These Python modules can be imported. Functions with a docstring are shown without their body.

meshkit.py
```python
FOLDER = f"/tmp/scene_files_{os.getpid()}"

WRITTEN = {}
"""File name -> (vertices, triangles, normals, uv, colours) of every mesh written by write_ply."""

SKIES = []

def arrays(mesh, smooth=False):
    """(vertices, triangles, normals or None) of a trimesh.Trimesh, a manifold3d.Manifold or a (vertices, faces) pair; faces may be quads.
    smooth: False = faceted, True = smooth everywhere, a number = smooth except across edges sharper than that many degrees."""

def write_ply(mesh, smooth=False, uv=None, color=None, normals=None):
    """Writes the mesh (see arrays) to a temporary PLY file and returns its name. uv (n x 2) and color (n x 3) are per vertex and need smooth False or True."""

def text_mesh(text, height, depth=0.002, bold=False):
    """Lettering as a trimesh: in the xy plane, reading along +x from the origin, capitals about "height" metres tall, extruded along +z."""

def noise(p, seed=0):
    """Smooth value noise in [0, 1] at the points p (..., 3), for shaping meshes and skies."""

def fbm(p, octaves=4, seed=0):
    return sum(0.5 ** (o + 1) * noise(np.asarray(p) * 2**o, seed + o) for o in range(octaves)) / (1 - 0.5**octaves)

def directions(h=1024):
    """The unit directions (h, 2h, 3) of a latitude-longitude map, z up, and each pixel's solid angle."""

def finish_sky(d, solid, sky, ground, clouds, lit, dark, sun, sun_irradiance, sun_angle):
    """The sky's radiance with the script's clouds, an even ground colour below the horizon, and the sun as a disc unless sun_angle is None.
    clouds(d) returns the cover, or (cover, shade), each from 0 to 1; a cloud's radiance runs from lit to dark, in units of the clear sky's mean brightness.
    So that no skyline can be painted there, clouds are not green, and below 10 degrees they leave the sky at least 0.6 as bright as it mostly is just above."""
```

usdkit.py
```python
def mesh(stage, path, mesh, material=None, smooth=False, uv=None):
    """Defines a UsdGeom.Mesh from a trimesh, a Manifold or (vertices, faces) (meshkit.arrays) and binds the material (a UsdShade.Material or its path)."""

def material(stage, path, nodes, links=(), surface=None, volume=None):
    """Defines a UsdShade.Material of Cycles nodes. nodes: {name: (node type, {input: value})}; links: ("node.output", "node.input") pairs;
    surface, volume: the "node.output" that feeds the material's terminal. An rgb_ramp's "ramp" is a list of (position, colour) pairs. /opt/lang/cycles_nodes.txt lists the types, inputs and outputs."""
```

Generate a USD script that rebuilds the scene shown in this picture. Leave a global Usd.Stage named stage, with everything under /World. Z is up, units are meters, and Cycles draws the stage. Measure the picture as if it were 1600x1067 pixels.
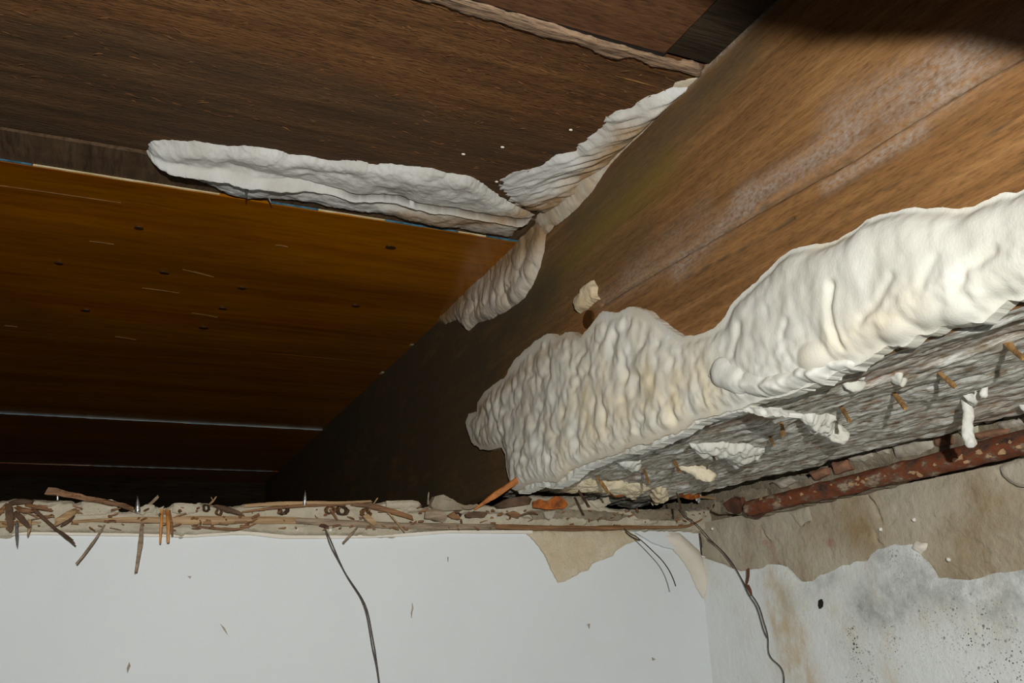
import math, random
import numpy as np, trimesh, usdkit, meshkit
from meshkit import noise, fbm
from pxr import Usd, UsdGeom, UsdLux, UsdShade, Gf, Sdf, Vt
from scipy.ndimage import distance_transform_edt, gaussian_filter
from scipy.spatial import cKDTree
import shapely
from shapely.geometry import Polygon

stage = Usd.Stage.CreateInMemory()
UsdGeom.SetStageUpAxis(stage, 'Z'); UsdGeom.SetStageMetersPerUnit(stage, 1.0)
UsdGeom.Xform.Define(stage, '/World'); UsdGeom.Scope.Define(stage, '/World/Looks')

# ------------------------------------------------------------------ camera, light, exposure
FOC = 1331.0
CZ = 2.2                                     # the lens is 2.2 m above the floor, 0.4 m below the boards
M = np.array([[0.90720821, -0.09439742, -0.40995413], [-0.41855566, -0.30039418, -0.85707321], [-0.04224234, 0.94913248, -0.31203064]])
M[1] *= -1 if M[1] @ [0, 0, -1] < 0 else 1
CAM = np.array([0, 0, CZ])
cam = UsdGeom.Camera.Define(stage, '/World/camera')
m4 = np.eye(4); m4[:3, :3] = M.T; m4[3, :3] = CAM
cam.AddTransformOp().Set(Gf.Matrix4d(m4.tolist()))
cam.CreateFocalLengthAttr(30.0); cam.CreateHorizontalApertureAttr(30.0 * 1600 / FOC)
cam.CreateVerticalApertureAttr(30.0 * 1067 / FOC); cam.CreateClippingRangeAttr(Gf.Vec2f(0.02, 100))
cam.CreateExposureAttr(0.0)
FLASH = np.array([-0.03, -0.15, CZ + 0.045])  # the camera's flash, above and right of the lens
fl = UsdLux.RectLight.Define(stage, '/World/camera_flash')
fm = np.eye(4); fm[:3, :3] = M.T; fm[3, :3] = FLASH
fl.AddTransformOp().Set(Gf.Matrix4d(fm.tolist()))
fl.CreateWidthAttr(0.010); fl.CreateHeightAttr(0.0035); fl.CreateIntensityAttr(57000.0); fl.CreateColorAttr(Gf.Vec3f(1.0, 1.0, 0.96))

# ------------------------------------------------------------------ the place's planes (metres)
B, H, BZ, W, R = 0.385, CZ + 0.40, CZ + 0.134, 0.82, 0.62
BX2 = 0.606                                  # far edge of the beam's underside

def ray(u, v): return M @ np.array([(u - 800) / FOC, -(v - 533.5) / FOC, -1.0])
def hit(u, v, axis, val):
    d = ray(u, v); return CAM + d * ((val - CAM[axis]) / d[axis])
PL = {  # name: (normal axis, value, (a axis, b axis), sign of the outward normal)
    'face': (0, B, (1, 2), -1), 'ceil': (2, H, (0, 1), -1), 'back': (1, W, (0, 2), -1), 'right': (0, R, (1, 2), -1), 'under': (2, BZ, (0, 1), -1)}
def onp(u, v, pl, off=0.0):
    ax, val, _, s = PL[pl]; return hit(u, v, ax, val + s * off)
def ab(pts, pl, off=0.0):
    ia, ib = PL[pl][2]; q = np.array([onp(u, v, pl, off) for u, v in pts]); return q[:, [ia, ib]]
def to3(a, b, h, pl):
    ax, val, (ia, ib), s = PL[pl]
    p = np.zeros(a.shape + (3,)); p[..., ia] = a; p[..., ib] = b; p[..., ax] = val + s * h; return p
def normal(pl):
    n = np.zeros(3); n[PL[pl][0]] = PL[pl][3]; return n
def lin(*c): return tuple(((x / 255 + .055) / 1.055) ** 2.4 if x > 10 else x / 255 / 12.92 for x in c)

# ------------------------------------------------------------------ objects
USED = {}
def path_of(name, parent):
    base = parent.GetPath() if parent else Sdf.Path('/World')
    k = (str(base), name); n = USED.get(k, 0); USED[k] = n + 1
    return base.AppendChild(name if n == 0 else f'{name}_{n:03d}')
def tag(p, label=None, cat=None, group=None, kind=None):
    for k, v in (('label', label), ('category', cat), ('group', group), ('kind', kind)):
        if v: p.SetCustomDataByKey(k, v)
    return p
ORG = {}
def thing(name, loc, label=None, cat=None, group=None, kind=None):
    x = UsdGeom.Xform.Define(stage, path_of(name, None)); x.AddTranslateOp().Set(Gf.Vec3d(*map(float, loc)))
    ORG[str(x.GetPath())] = np.array(loc, float)
    return tag(x.GetPrim(), label, cat, group, kind)
def obj(name, mesh, mat, parent=None, label=None, cat=None, group=None, kind=None, smooth=False, mask=None):
    v, f, n = meshkit.arrays(mesh, True if mask is not None else smooth)
    if parent is not None:
        o = ORG[str(parent.GetPath())]
    else:
        o = (v.min(0) + v.max(0)) / 2; o[2] = v[:, 2].min()
    p = path_of(name, parent)
    g = usdkit.mesh(stage, p, (v - o, f), MAT[mat], smooth=False)
    if n is not None:
        g.CreateNormalsAttr(Vt.Vec3fArray.FromNumpy(n.astype(np.float32))); g.SetNormalsInterpolation('vertex')
    if mask is not None:
        UsdGeom.PrimvarsAPI(g).CreatePrimvar('mask', Sdf.ValueTypeNames.Color3fArray, 'vertex').Set(Vt.Vec3fArray.FromNumpy(np.asarray(mask, np.float32)))
    if parent is None: g.AddTranslateOp().Set(Gf.Vec3d(*map(float, o)))
    else: ORG[str(p)] = o
    return tag(g.GetPrim(), label, cat, group, kind)

# ------------------------------------------------------------------ materials
MAT = {}
def mat(name, nodes, links, surface='p.BSDF'):
    MAT[name] = usdkit.material(stage, f'/World/Looks/{name}', nodes, links, surface=surface)
def sc(x, y, z): return ('mapping', {'scale': (x, y, z)})

def wood(name, c_dark, c_mid, c_light, axis='x', grain=1.0, rough=.75, bump=.0012, spec=.3, mottle=.5, coat=0, extra=None, long=3.0, cross=70, fleck=(40, 380), fleck_c=.7, speck=0):
    s = lambda lo, hi: sc(*(lo if a == axis else hi for a in 'xyz'))
    nodes = {'g': ('geometry', {}), 'm1': s(long * grain, cross * grain), 'n1': ('noise_texture', {'detail': 7.0, 'roughness': .6, 'distortion': .3}),
             'm2': s(fleck[0] * grain, fleck[1] * grain), 'n2': ('noise_texture', {'detail': 4.0, 'roughness': .6}),
             'm3': s(3.0, 9.0), 'n3': ('noise_texture', {'detail': 5.0}),
             'r1': ('rgb_ramp', {'ramp': [(.25, c_dark), (.5, c_mid), (.75, c_light)]}),
             'r2': ('rgb_ramp', {'ramp': [(.3, (.3, .28, .26)), (.5, (1, 1, 1)), (.72, (1.35, 1.28, 1.15))]}),
             'r3': ('rgb_ramp', {'ramp': [(.3, (1 - mottle,) * 3), (.7, (1.12, 1.1, 1.08))]}),
             'x1': ('mix_color', {'blend_type': 'multiply', 'fac': fleck_c, 'use_clamp': False}), 'x2': ('mix_color', {'blend_type': 'multiply', 'fac': 1.0}),
             'ad': ('math', {'math_type': 'multiply_add', 'value2': .5}),
             'b': ('bump', {'strength': 1.0, 'distance': bump}),
             'p': ('principled_bsdf', {'roughness': rough, 'specular_ior_level': spec, 'coat_weight': float(coat), 'coat_roughness': .25, 'coat_tint': (.92, .84, .5) if coat else (1, 1, 1)})}
    links = [('g.position', 'm1.vector'), ('m1.vector', 'n1.vector'), ('g.position', 'm2.vector'), ('m2.vector', 'n2.vector'), ('g.position', 'm3.vector'), ('m3.vector', 'n3.vector'),
             ('n1.fac', 'r1.fac'), ('n2.fac', 'r2.fac'), ('n3.fac', 'r3.fac'), ('r1.color', 'x1.a'), ('r2.color', 'x1.b'), ('x1.result', 'x2.a'), ('r3.color', 'x2.b'),
             ('n1.fac', 'ad.value1'), ('n2.fac', 'ad.value3'), ('ad.value', 'b.height'), ('b.normal', 'p.normal')]
    col = 'x2.result'
    if extra: col = extra(nodes, links, col)
    links.append((col, 'p.base_color'))
    mat(name, nodes, links)

def masks(nodes, links):
    nodes['at'] = ('attribute', {'attribute': 'mask'}); nodes['sp'] = ('separate_color', {})
    links.append(('at.color', 'sp.color'))
def layer(nodes, links, col, key, fac, color, noise_scale=None, lo=.35, hi=.65):
    """mixes COLOR over COL by FAC, broken up by a noise"""
    if noise_scale is not None:
        nodes[key + 'm'] = sc(*noise_scale); nodes[key + 'n'] = ('noise_texture', {'detail': 6.0, 'roughness': .65})
        nodes[key + 'r'] = ('map_range', {'from_min': lo, 'from_max': hi, 'clamp': True})
        nodes[key + 'k'] = ('math', {'math_type': 'multiply', 'use_clamp': True})
        links += [('g.position', key + 'm.vector'), (key + 'm.vector', key + 'n.vector'), (key + 'n.fac', key + 'r.value'), (key + 'r.result', key + 'k.value1'), (fac, key + 'k.value2')]
        fac = key + 'k.value'
    nodes[key] = ('mix_color', {'blend_type': 'mix', 'b': color})
    links += [(fac, key + '.fac'), (col, key + '.a')]
    return key + '.result'

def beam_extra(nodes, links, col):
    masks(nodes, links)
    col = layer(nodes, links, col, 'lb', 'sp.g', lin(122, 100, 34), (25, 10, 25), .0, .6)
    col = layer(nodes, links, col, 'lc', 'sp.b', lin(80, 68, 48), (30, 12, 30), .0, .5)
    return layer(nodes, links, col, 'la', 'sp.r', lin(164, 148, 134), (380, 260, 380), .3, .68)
wood('beam_wood', lin(104, 73, 40), lin(134, 95, 55), lin(158, 118, 73), 'y', 1.0, .72, .0006, .3, .25, extra=beam_extra, long=5.0, cross=120, fleck=(110, 560), fleck_c=.5)
def rough_extra(nodes, links, col):   # greyer, smoother heartwood towards the joint
    nodes['sx'] = ('separate_xyz', {}); nodes['sm'] = ('map_range', {'from_min': .575, 'from_max': .60, 'to_max': .75, 'clamp': True})
    nodes['sw'] = ('noise_texture', {'scale': 5.0, 'detail': 3.0}); nodes['sa'] = ('math', {'math_type': 'multiply_add', 'value2': .06})
    links += [('g.position', 'sx.vector'), ('g.position', 'sw.vector'), ('sw.fac', 'sa.value1'), ('sx.y', 'sa.value3'), ('sa.value', 'sm.value')]
    return layer(nodes, links, col, 'lr', 'sm.result', lin(70, 54, 38), (14, 60, 20), .1, .6)
wood('rough_board', lin(76, 50, 28), lin(102, 68, 37), lin(124, 86, 48), 'x', .9, .85, .0017, .25, .3, extra=rough_extra, long=8, cross=60, fleck=(120, 760), fleck_c=.8)
wood('rough_board_dark', lin(66, 44, 28), lin(92, 60, 36), lin(108, 74, 46), 'x', .9, .85, .0010, .25, .3, long=6, cross=60, fleck=(80, 400))
wood('strip_wood', lin(74, 57, 40), lin(94, 73, 53), lin(108, 87, 66), 'y', .8, .85, .0014, .25, .3, long=12)
wood('lip_wood', lin(120, 96, 76), lin(168, 140, 114), lin(198, 172, 146), 'x', .8, .85, .003, .25, .4, fleck=(60, 500), fleck_c=.9)
def var_extra(nodes, links, col):   # pale scuffs through the varnish
    nodes['ms'] = sc(9, 160, 1); nodes['ns'] = ('noise_texture', {'detail': 5.0, 'roughness': .7})
    nodes['rs'] = ('map_range', {'from_min': .66, 'from_max': .74, 'to_max': .55, 'clamp': True})
    links += [('g.position', 'ms.vector'), ('ms.vector', 'ns.vector'), ('ns.fac', 'rs.value')]
    return layer(nodes, links, col, 'ls', 'rs.result', lin(150, 110, 50))
wood('varnish', (.245, .062, .0004), (.415, .150, .0008), (.48, .20, .002), 'x', .55, .5, .00010, .22, .3, coat=1, extra=var_extra, long=2.0, cross=40, fleck_c=.35)
wood('knot_wood', (.03, .014, .004), (.06, .024, .005), (.09, .034, .006), 'x', 3, .5, .0003, .3, .2)
wood('void_wood', lin(44, 36, 26), lin(60, 50, 38), lin(70, 60, 48), 'x', .6, .9, .002, .1, .4)

def under_extra(nodes, links, col):
    masks(nodes, links)
    col = layer(nodes, links, col, 'lb', 'sp.g', lin(150, 96, 56), (30, 14, 20), .35, .6)
    col = layer(nodes, links, col, 'lc', 'sp.b', lin(60, 48, 36), (18, 18, 18), .2, .6)
    return layer(nodes, links, col, 'la', 'sp.r', lin(224, 224, 216), (260, 70, 260), .38, .58)
wood('decayed_wood', lin(106, 92, 74), lin(148, 134, 114), lin(178, 168, 150), 'y', 1.4, .9, .0012, .15, .25, extra=under_extra, long=6, cross=80, fleck=(40, 400), fleck_c=.6)

def fungus(name, c0, c1, c2, bump=.00035, fine=700):
    nodes = {'g': ('geometry', {}), 'm1': sc(26, 26, 13), 'n1': ('noise_texture', {'detail': 5.0, 'roughness': .6}), 'r1': ('rgb_ramp', {'ramp': [(.32, c0), (.52, c1), (.7, c2)]}),
             'm2': sc(fine, fine, fine * .6), 'n2': ('noise_texture', {'detail': 4.0, 'roughness': .6}), 'b': ('bump', {'strength': .7, 'distance': bump}),
             'p': ('principled_bsdf', {'roughness': .85, 'specular_ior_level': .2, 'subsurface_weight': .12, 'subsurface_scale': .002, 'subsurface_radius': (1, .8, .6)})}
    links = [('g.position', 'm1.vector'), ('m1.vector', 'n1.vector'), ('n1.fac', 'r1.fac'), ('g.position', 'm2.vector'), ('m2.vector', 'n2.vector'), ('n2.fac', 'b.height'), ('b.normal', 'p.normal')]
    masks(nodes, links)
    col = layer(nodes, links, 'r1.color', 'la', 'sp.r', lin(230, 212, 172), (40, 40, 24), .35, .72)   # cream ageing
    col = layer(nodes, links, col, 'lb', 'sp.g', lin(160, 130, 94), (40, 40, 30), .1, .5)            # tan tone
    col = layer(nodes, links, col, 'lk', 'sp.b', lin(58, 42, 28))                                   # dark line coloured along a crack
    links.append((col, 'p.base_color')); mat(name, nodes, links)
fungus('fungus_white', lin(206, 203, 190), lin(216, 214, 204), lin(222, 220, 213))
fungus('fungus_grey', lin(190, 186, 178), lin(206, 204, 198), lin(218, 216, 212), .0007, 420)
fungus('fungus_cream', lin(214, 196, 160), lin(226, 210, 178), lin(232, 222, 200))

def plaster(name, c0, c1, c2, bump=.0025, extra=None, scale=14, rough=.9):
    nodes = {'g': ('geometry', {}), 'm1': sc(scale, scale, scale), 'n1': ('noise_texture', {'detail': 8.0, 'roughness': .62}), 'r1': ('rgb_ramp', {'ramp': [(.3, c0), (.5, c1), (.7, c2)]}),
             'm2': sc(150, 150, 150), 'n2': ('noise_texture', {'detail': 6.0, 'roughness': .7}), 'b': ('bump', {'strength': 1.0, 'distance': bump}),
             'p': ('principled_bsdf', {'roughness': rough, 'specular_ior_level': .2})}
    links = [('g.position', 'm1.vector'), ('m1.vector', 'n1.vector'), ('n1.fac', 'r1.fac'), ('g.position', 'm2.vector'), ('m2.vector', 'n2.vector'), ('n2.fac', 'b.height'), ('b.normal', 'p.normal')]
    col = extra(nodes, links, 'r1.color') if extra else 'r1.color'
    links.append((col, 'p.base_color')); mat(name, nodes, links)
def plaster_extra(nodes, links, col):
    masks(nodes, links)
    col = layer(nodes, links, col, 'la', 'sp.r', lin(152, 128, 92), (16, 16, 16), .3, .62)
    col = layer(nodes, links, col, 'lb', 'sp.g', lin(164, 112, 90), (60, 60, 60), .45, .6)
    return layer(nodes, links, col, 'lc', 'sp.b', lin(92, 80, 64), (40, 40, 40), .3, .6)
plaster('plaster_beige', lin(170, 160, 140), lin(188, 178, 158), lin(200, 191, 172), .002, plaster_extra)
def ledge_extra(nodes, links, col):
    nodes['bt'] = ('voronoi_texture', {'scale': 260.0}); nodes['bm'] = ('map_range', {'from_min': .1, 'from_max': .22, 'to_min': .7, 'to_max': 0.0, 'clamp': True})
    links += [('g.position', 'bt.vector'), ('bt.distance', 'bm.value')]
    return layer(nodes, links, col, 'ld', 'bm.result', lin(112, 96, 74), (30, 30, 30), .5, .65)
plaster('plaster_ledge', lin(168, 157, 135), lin(190, 180, 158), lin(202, 193, 174), .0022, ledge_extra, 24)
plaster('plaster_pitted', lin(190, 172, 142), lin(210, 194, 166), lin(220, 206, 182), .003, ledge_extra, 30)
plaster('plaster_grey', lin(120, 108, 90), lin(146, 134, 114), lin(168, 156, 136), .003, None, 40)
plaster('paint_white', lin(216, 220, 222), lin(220, 224, 226), lin(223, 227, 229), .00012, None, 5, .6)
plaster('paint_peel', lin(212, 204, 188), lin(222, 214, 200), lin(228, 222, 212), .0003, None, 20)
def mould_extra(nodes, links, col):
    masks(nodes, links)
    col = layer(nodes, links, col, 'la', 'sp.r', lin(208, 186, 150), (60, 60, 34), .34, .7)
    col = layer(nodes, links, col, 'lb', 'sp.g', lin(164, 166, 160), (38, 38, 38), .32, .66)
    for q, sca, r0 in (('v', 430.0, .2), ('w', 150.0, .13)):
        nodes[q + 't'] = ('voronoi_texture', {'scale': sca}); nodes[q + 'm'] = ('map_range', {'from_min': r0, 'from_max': r0 + .1, 'to_min': 1.0, 'to_max': 0.0, 'clamp': True})
        nodes[q + 'k'] = ('math', {'math_type': 'multiply', 'use_clamp': True})
        links += [('g.position', q + 't.vector'), (q + 't.distance', q + 'm.value'), (q + 'm.result', q + 'k.value1'), ('sp.b', q + 'k.value2')]
        col = layer(nodes, links, col, 'l' + q, q + 'k.value', lin(58, 56, 52), (70, 70, 70), .42, .58)
    return col
plaster('paint_mouldy', lin(222, 222, 212), lin(234, 237, 235), lin(238, 240, 239), .0014, mould_extra, 12)

def simple(name, c0, c1, scale=60, rough=.7, metal=0.0, bump=.0006, c2=None, aniso=(1, 1, 1), spec=.4, lo=.35, hi=.65):
    ramp = [(lo, c0), (hi, c1)] if c2 is None else [(lo, c0), (.5, c1), (hi, c2)]
    mat(name, {'g': ('geometry', {}), 'm': sc(*(scale * a for a in aniso)), 'n': ('noise_texture', {'detail': 7.0, 'roughness': .65}), 'r': ('rgb_ramp', {'ramp': ramp}),
               'b': ('bump', {'strength': 1.0, 'distance': bump}), 'p': ('principled_bsdf', {'roughness': rough, 'metallic': metal, 'specular_ior_level': spec})},
        [('g.position', 'm.vector'), ('m.vector', 'n.vector'), ('n.fac', 'r.fac'), ('n.fac', 'b.height'), ('b.normal', 'p.normal'), ('r.color', 'p.base_color')])
mat('rust', {'g': ('geometry', {}), 'm': sc(60, 34, 60), 'n': ('noise_texture', {'detail': 9.0, 'roughness': .72}), 'r': ('rgb_ramp', {'ramp': [(.34, lin(58, 44, 38)), (.43, lin(94, 68, 54)), (.50, lin(126, 66, 38)), (.56, lin(112, 84, 68)), (.64, lin(168, 150, 126))]}),
      'b': ('bump', {'strength': 1.0, 'distance': .003}), 'p': ('principled_bsdf', {'roughness': .9, 'specular_ior_level': .15})},
    [('g.position', 'm.vector'), ('m.vector', 'n.vector'), ('n.fac', 'r.fac'), ('n.fac', 'b.height'), ('b.normal', 'p.normal'), ('r.color', 'p.base_color')])
simple('rust_flake', lin(140, 104, 72), lin(190, 158, 118), 160, .85)
simple('rust_dark', lin(58, 40, 30), lin(104, 62, 40), 80, .85, 0, .001)
simple('reed_tan', lin(128, 98, 66), lin(186, 154, 112), 60, .6, aniso=(.35, 2, 6))
simple('reed_brown', lin(92, 62, 38), lin(150, 108, 70), 60, .6, aniso=(.35, 2, 6))
simple('reed_orange', lin(150, 92, 38), lin(206, 146, 78), 60, .5, aniso=(2, 2, 1))
simple('reed_grey', lin(106, 90, 72), lin(160, 140, 116), 60, .7, aniso=(.5, 2, 4))
simple('reed_dark', lin(62, 44, 32), lin(104, 78, 56), 60, .75)
simple('splinter_wood', lin(120, 84, 44), lin(182, 142, 88), 90, .75, aniso=(2, 2, .6))
simple('wood_orange', lin(134, 74, 24), lin(196, 120, 50), 70, .6)
simple('leaf_rust', lin(96, 50, 20), lin(190, 104, 36), 90, .6)
simple('wire', lin(60, 54, 50), lin(100, 92, 84), 200, .5, .4)
simple('steel', lin(150, 150, 150), lin(190, 190, 190), 200, .35, .9)
simple('blue_paint', lin(26, 74, 96), lin(80, 130, 150), 90, .6)
simple('cream_paint', lin(190, 168, 120), lin(220, 208, 176), 40, .6)
simple('pale_paint', lin(110, 140, 156), lin(176, 186, 182), 14, .5)
simple('brick_red', lin(122, 84, 64), lin(152, 112, 86), 70, .9, 0, .002)
simple('stone_pale', lin(150, 140, 124), lin(190, 182, 166), 60, .9, 0, .002)
simple('stone_green', lin(150, 148, 122), lin(186, 186, 160), 60, .9, 0, .002)
simple('fibre', lin(86, 56, 30), lin(138, 94, 54), 90, .8, aniso=(.4, 2, 2))
simple('scratch', lin(104, 70, 30), lin(150, 112, 62), 60, .7)
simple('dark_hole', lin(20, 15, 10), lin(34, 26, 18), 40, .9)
simple('dust', lin(226, 220, 206), lin(240, 236, 226), 80, .9)
simple('near_plaster', lin(190, 180, 160), lin(210, 200, 182), 20, .9)

# ------------------------------------------------------------------ mesh helpers
def grid_faces(ok, flip):
    """ok: bool per cell (n-1, m-1); vertex grid n x m"""
    n, m = ok.shape; i, j = np.nonzero(ok); k = lambda a, b: a * (m + 1) + b
    q = np.stack([k(i, j), k(i + 1, j), k(i + 1, j + 1), k(i, j + 1)], 1)
    if flip: q = q[:, ::-1]
    return np.vstack([q[:, [0, 1, 2]], q[:, [0, 2, 3]]])
def compact(v, f, extra=None):
    u, inv = np.unique(f, return_inverse=True)
    return v[u], inv.reshape(f.shape), None if extra is None else extra[u]
def orient(v, f, n):
    w = np.cross(v[f[:, 1]] - v[f[:, 0]], v[f[:, 2]] - v[f[:, 0]]).sum(0)
    return f if w @ n > 0 else f[:, ::-1]
def sd_poly(poly, A, Bq, res, smooth=1.0):
    on = shapely.contains_xy(Polygon(poly).buffer(0), A, Bq)
    d = distance_transform_edt(on) - distance_transform_edt(~on)
    d = gaussian_filter(d - .5 * np.sign(d), smooth) * res
    near = np.abs(d) < 7 * res                      # exact close to the outline
    ring = Polygon(poly).buffer(0).boundary; shapely.prepare(ring)
    ex = shapely.distance(shapely.points(A[near], Bq[near]), ring)
    d[near] = np.where(on[near], ex, -ex)
    return d
def hf(px, pl, res, h, rag=0.0, rag_scale=.008, sink=1.5, drop=.02, mask=None, raw=False, smooth=1.0, seed=0):
    """A sheet grown over plane PL inside the outline PX (pixels traced, or plane coordinates if raw). h(d, a, b) -> height above the plane; the rim sinks into what carries it."""
    poly = np.array(px, float) if raw else ab(px, pl)
    pad = res * 5
    (a0, b0), (a1, b1) = poly.min(0) - pad, poly.max(0) + pad
    a, b = np.arange(a0, a1, res), np.arange(b0, b1, res)
    A, Bq = np.meshgrid(a, b, indexing='ij')
    d = sd_poly(poly, A, Bq, res, smooth)
    if rag:
        d = d + rag * (fbm(np.stack([A, Bq, 0 * A + seed], -1) / rag_scale, 3, seed) - .5) * 2
    out = d <= 0
    skirt = drop if sink >= 8 else .0015
    hh = h(np.maximum(d, 1e-6), A, Bq)
    ga, gb = np.gradient(d, res)
    g2 = np.maximum(ga * ga + gb * gb, .25)
    mv = np.clip(np.where(out, -d, 0), 0, 1.5 * res)          # rim vertices slide onto the outline
    A, Bq = A + mv * ga / g2, Bq + mv * gb / g2
    v = to3(A, Bq, hh, pl).reshape(-1, 3)
    ins = ~out
    ok = ins[:-1, :-1] | ins[1:, :-1] | ins[:-1, 1:] | ins[1:, 1:]
    f = grid_faces(ok, False)
    mk = None if mask is None else np.stack([np.broadcast_to(x, A.shape) for x in mask(A, Bq, d)], -1).reshape(-1, 3).clip(0, 1)
    v, f, mk = compact(v, f, mk)
    f = orient(v, f, normal(pl))
    mk = mk if mk is not None else np.zeros((len(v), 3))
    e = np.vstack([f[:, [0, 1]], f[:, [1, 2]], f[:, [2, 0]]])                      # open edges get a wall back to what carries the sheet
    key = np.sort(e, 1) @ [len(v), 1]
    _, first, cnt = np.unique(key, return_index=True, return_counts=True)
    e = e[first[cnt == 1]]; n0, m0 = len(v), len(e)
    a_, b_ = v[e[:, 0]], v[e[:, 1]]; ax, val, _, sg = PL[pl]
    a2, b2 = a_.copy(), b_.copy(); a2[:, ax] = val - sg * skirt; b2[:, ax] = val - sg * skirt
    i_ = n0 + np.arange(m0)
    v = np.vstack([v, a_, b_, a2, b2]); mk = np.vstack([mk, mk[e[:, 0]], mk[e[:, 1]], mk[e[:, 0]], mk[e[:, 1]]])
    f = np.vstack([f, np.stack([i_ + m0, i_, i_ + 2 * m0], 1), np.stack([i_ + m0, i_ + 2 * m0, i_ + 3 * m0], 1)])
    return (v, f), mk
def lumps(A, Bq, ca, cb, seed, ra=.8, rb=.9, lean=.25, warp=.35):
    """overlapping pillows in cells of ca x cb metres, heaviest at their foot"""
    rng = np.random.default_rng(seed)
    P = np.stack([A / ca, Bq / cb], -1)
    P = P + warp * (np.stack([fbm(np.dstack([P, 0 * A + seed]) * 1.1, 3, seed), fbm(np.dstack([P, 0 * A + 7.7]) * 1.1, 3, seed + 9)], -1) - .5) * 2
    lo, hi = np.floor(P.min((0, 1))) - 1, np.ceil(P.max((0, 1))) + 1
    gx, gy = np.meshgrid(np.arange(lo[0], hi[0]), np.arange(lo[1], hi[1]), indexing='ij')
    c = np.stack([gx, gy], -1).reshape(-1, 2) + rng.random((gx.size, 2))
    amp, sx, sy = .55 + .45 * rng.random(len(c)), ra * (.7 + .6 * rng.random(len(c))), rb * (.7 + .6 * rng.random(len(c)))
    _, idx = cKDTree(c).query(P.reshape(-1, 2), k=9)
    q = P.reshape(-1, 1, 2) - c[idx]
    e = 1 - (q[..., 0] / sx[idx]) ** 2 - ((q[..., 1]) / sy[idx]) ** 2
    t = amp[idx] * np.sqrt(np.maximum(e, 0)) * (1 - lean * q[..., 1])
    t.sort(1)
    return (t[:, -1] + .25 * t[:, -2]).reshape(A.shape)
def n2(A, Bq, sa, sb, octv=3, seed=0): return fbm(np.stack([A / sa, Bq / sb, 0 * A + seed * 3.1], -1), octv, seed)
def seg_dist(A, Bq, pts):
    best = np.full(A.shape, 9.0)
    for (x0, y0), (x1, y1) in zip(pts[:-1], pts[1:]):
        dx, dy = x1 - x0, y1 - y0
        t = np.clip(((A - x0) * dx + (Bq - y0) * dy) / (dx * dx + dy * dy + 1e-12), 0, 1)
        best = np.minimum(best, np.hypot(A - x0 - t * dx, Bq - y0 - t * dy))
    return best
def stroke(A, Bq, px, pl, w):
    pts = ab(px, pl); pts = np.vstack([pts, pts[-1:] + 1e-5]) if len(pts) == 1 else pts
    return np.exp(-(seg_dist(A, Bq, pts) / w) ** 2)
def box(lo, hi):
    lo, hi = np.array(lo, float), np.array(hi, float)
    m = trimesh.creation.box(hi - lo); m.apply_translation((lo + hi) / 2); return m
def join(*ms):
    vs, fs, n = [], [], 0
    for v, f in ms: vs.append(v); fs.append(np.asarray(f) + n); n += len(v)
    return np.vstack(vs), np.vstack(fs)
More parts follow.
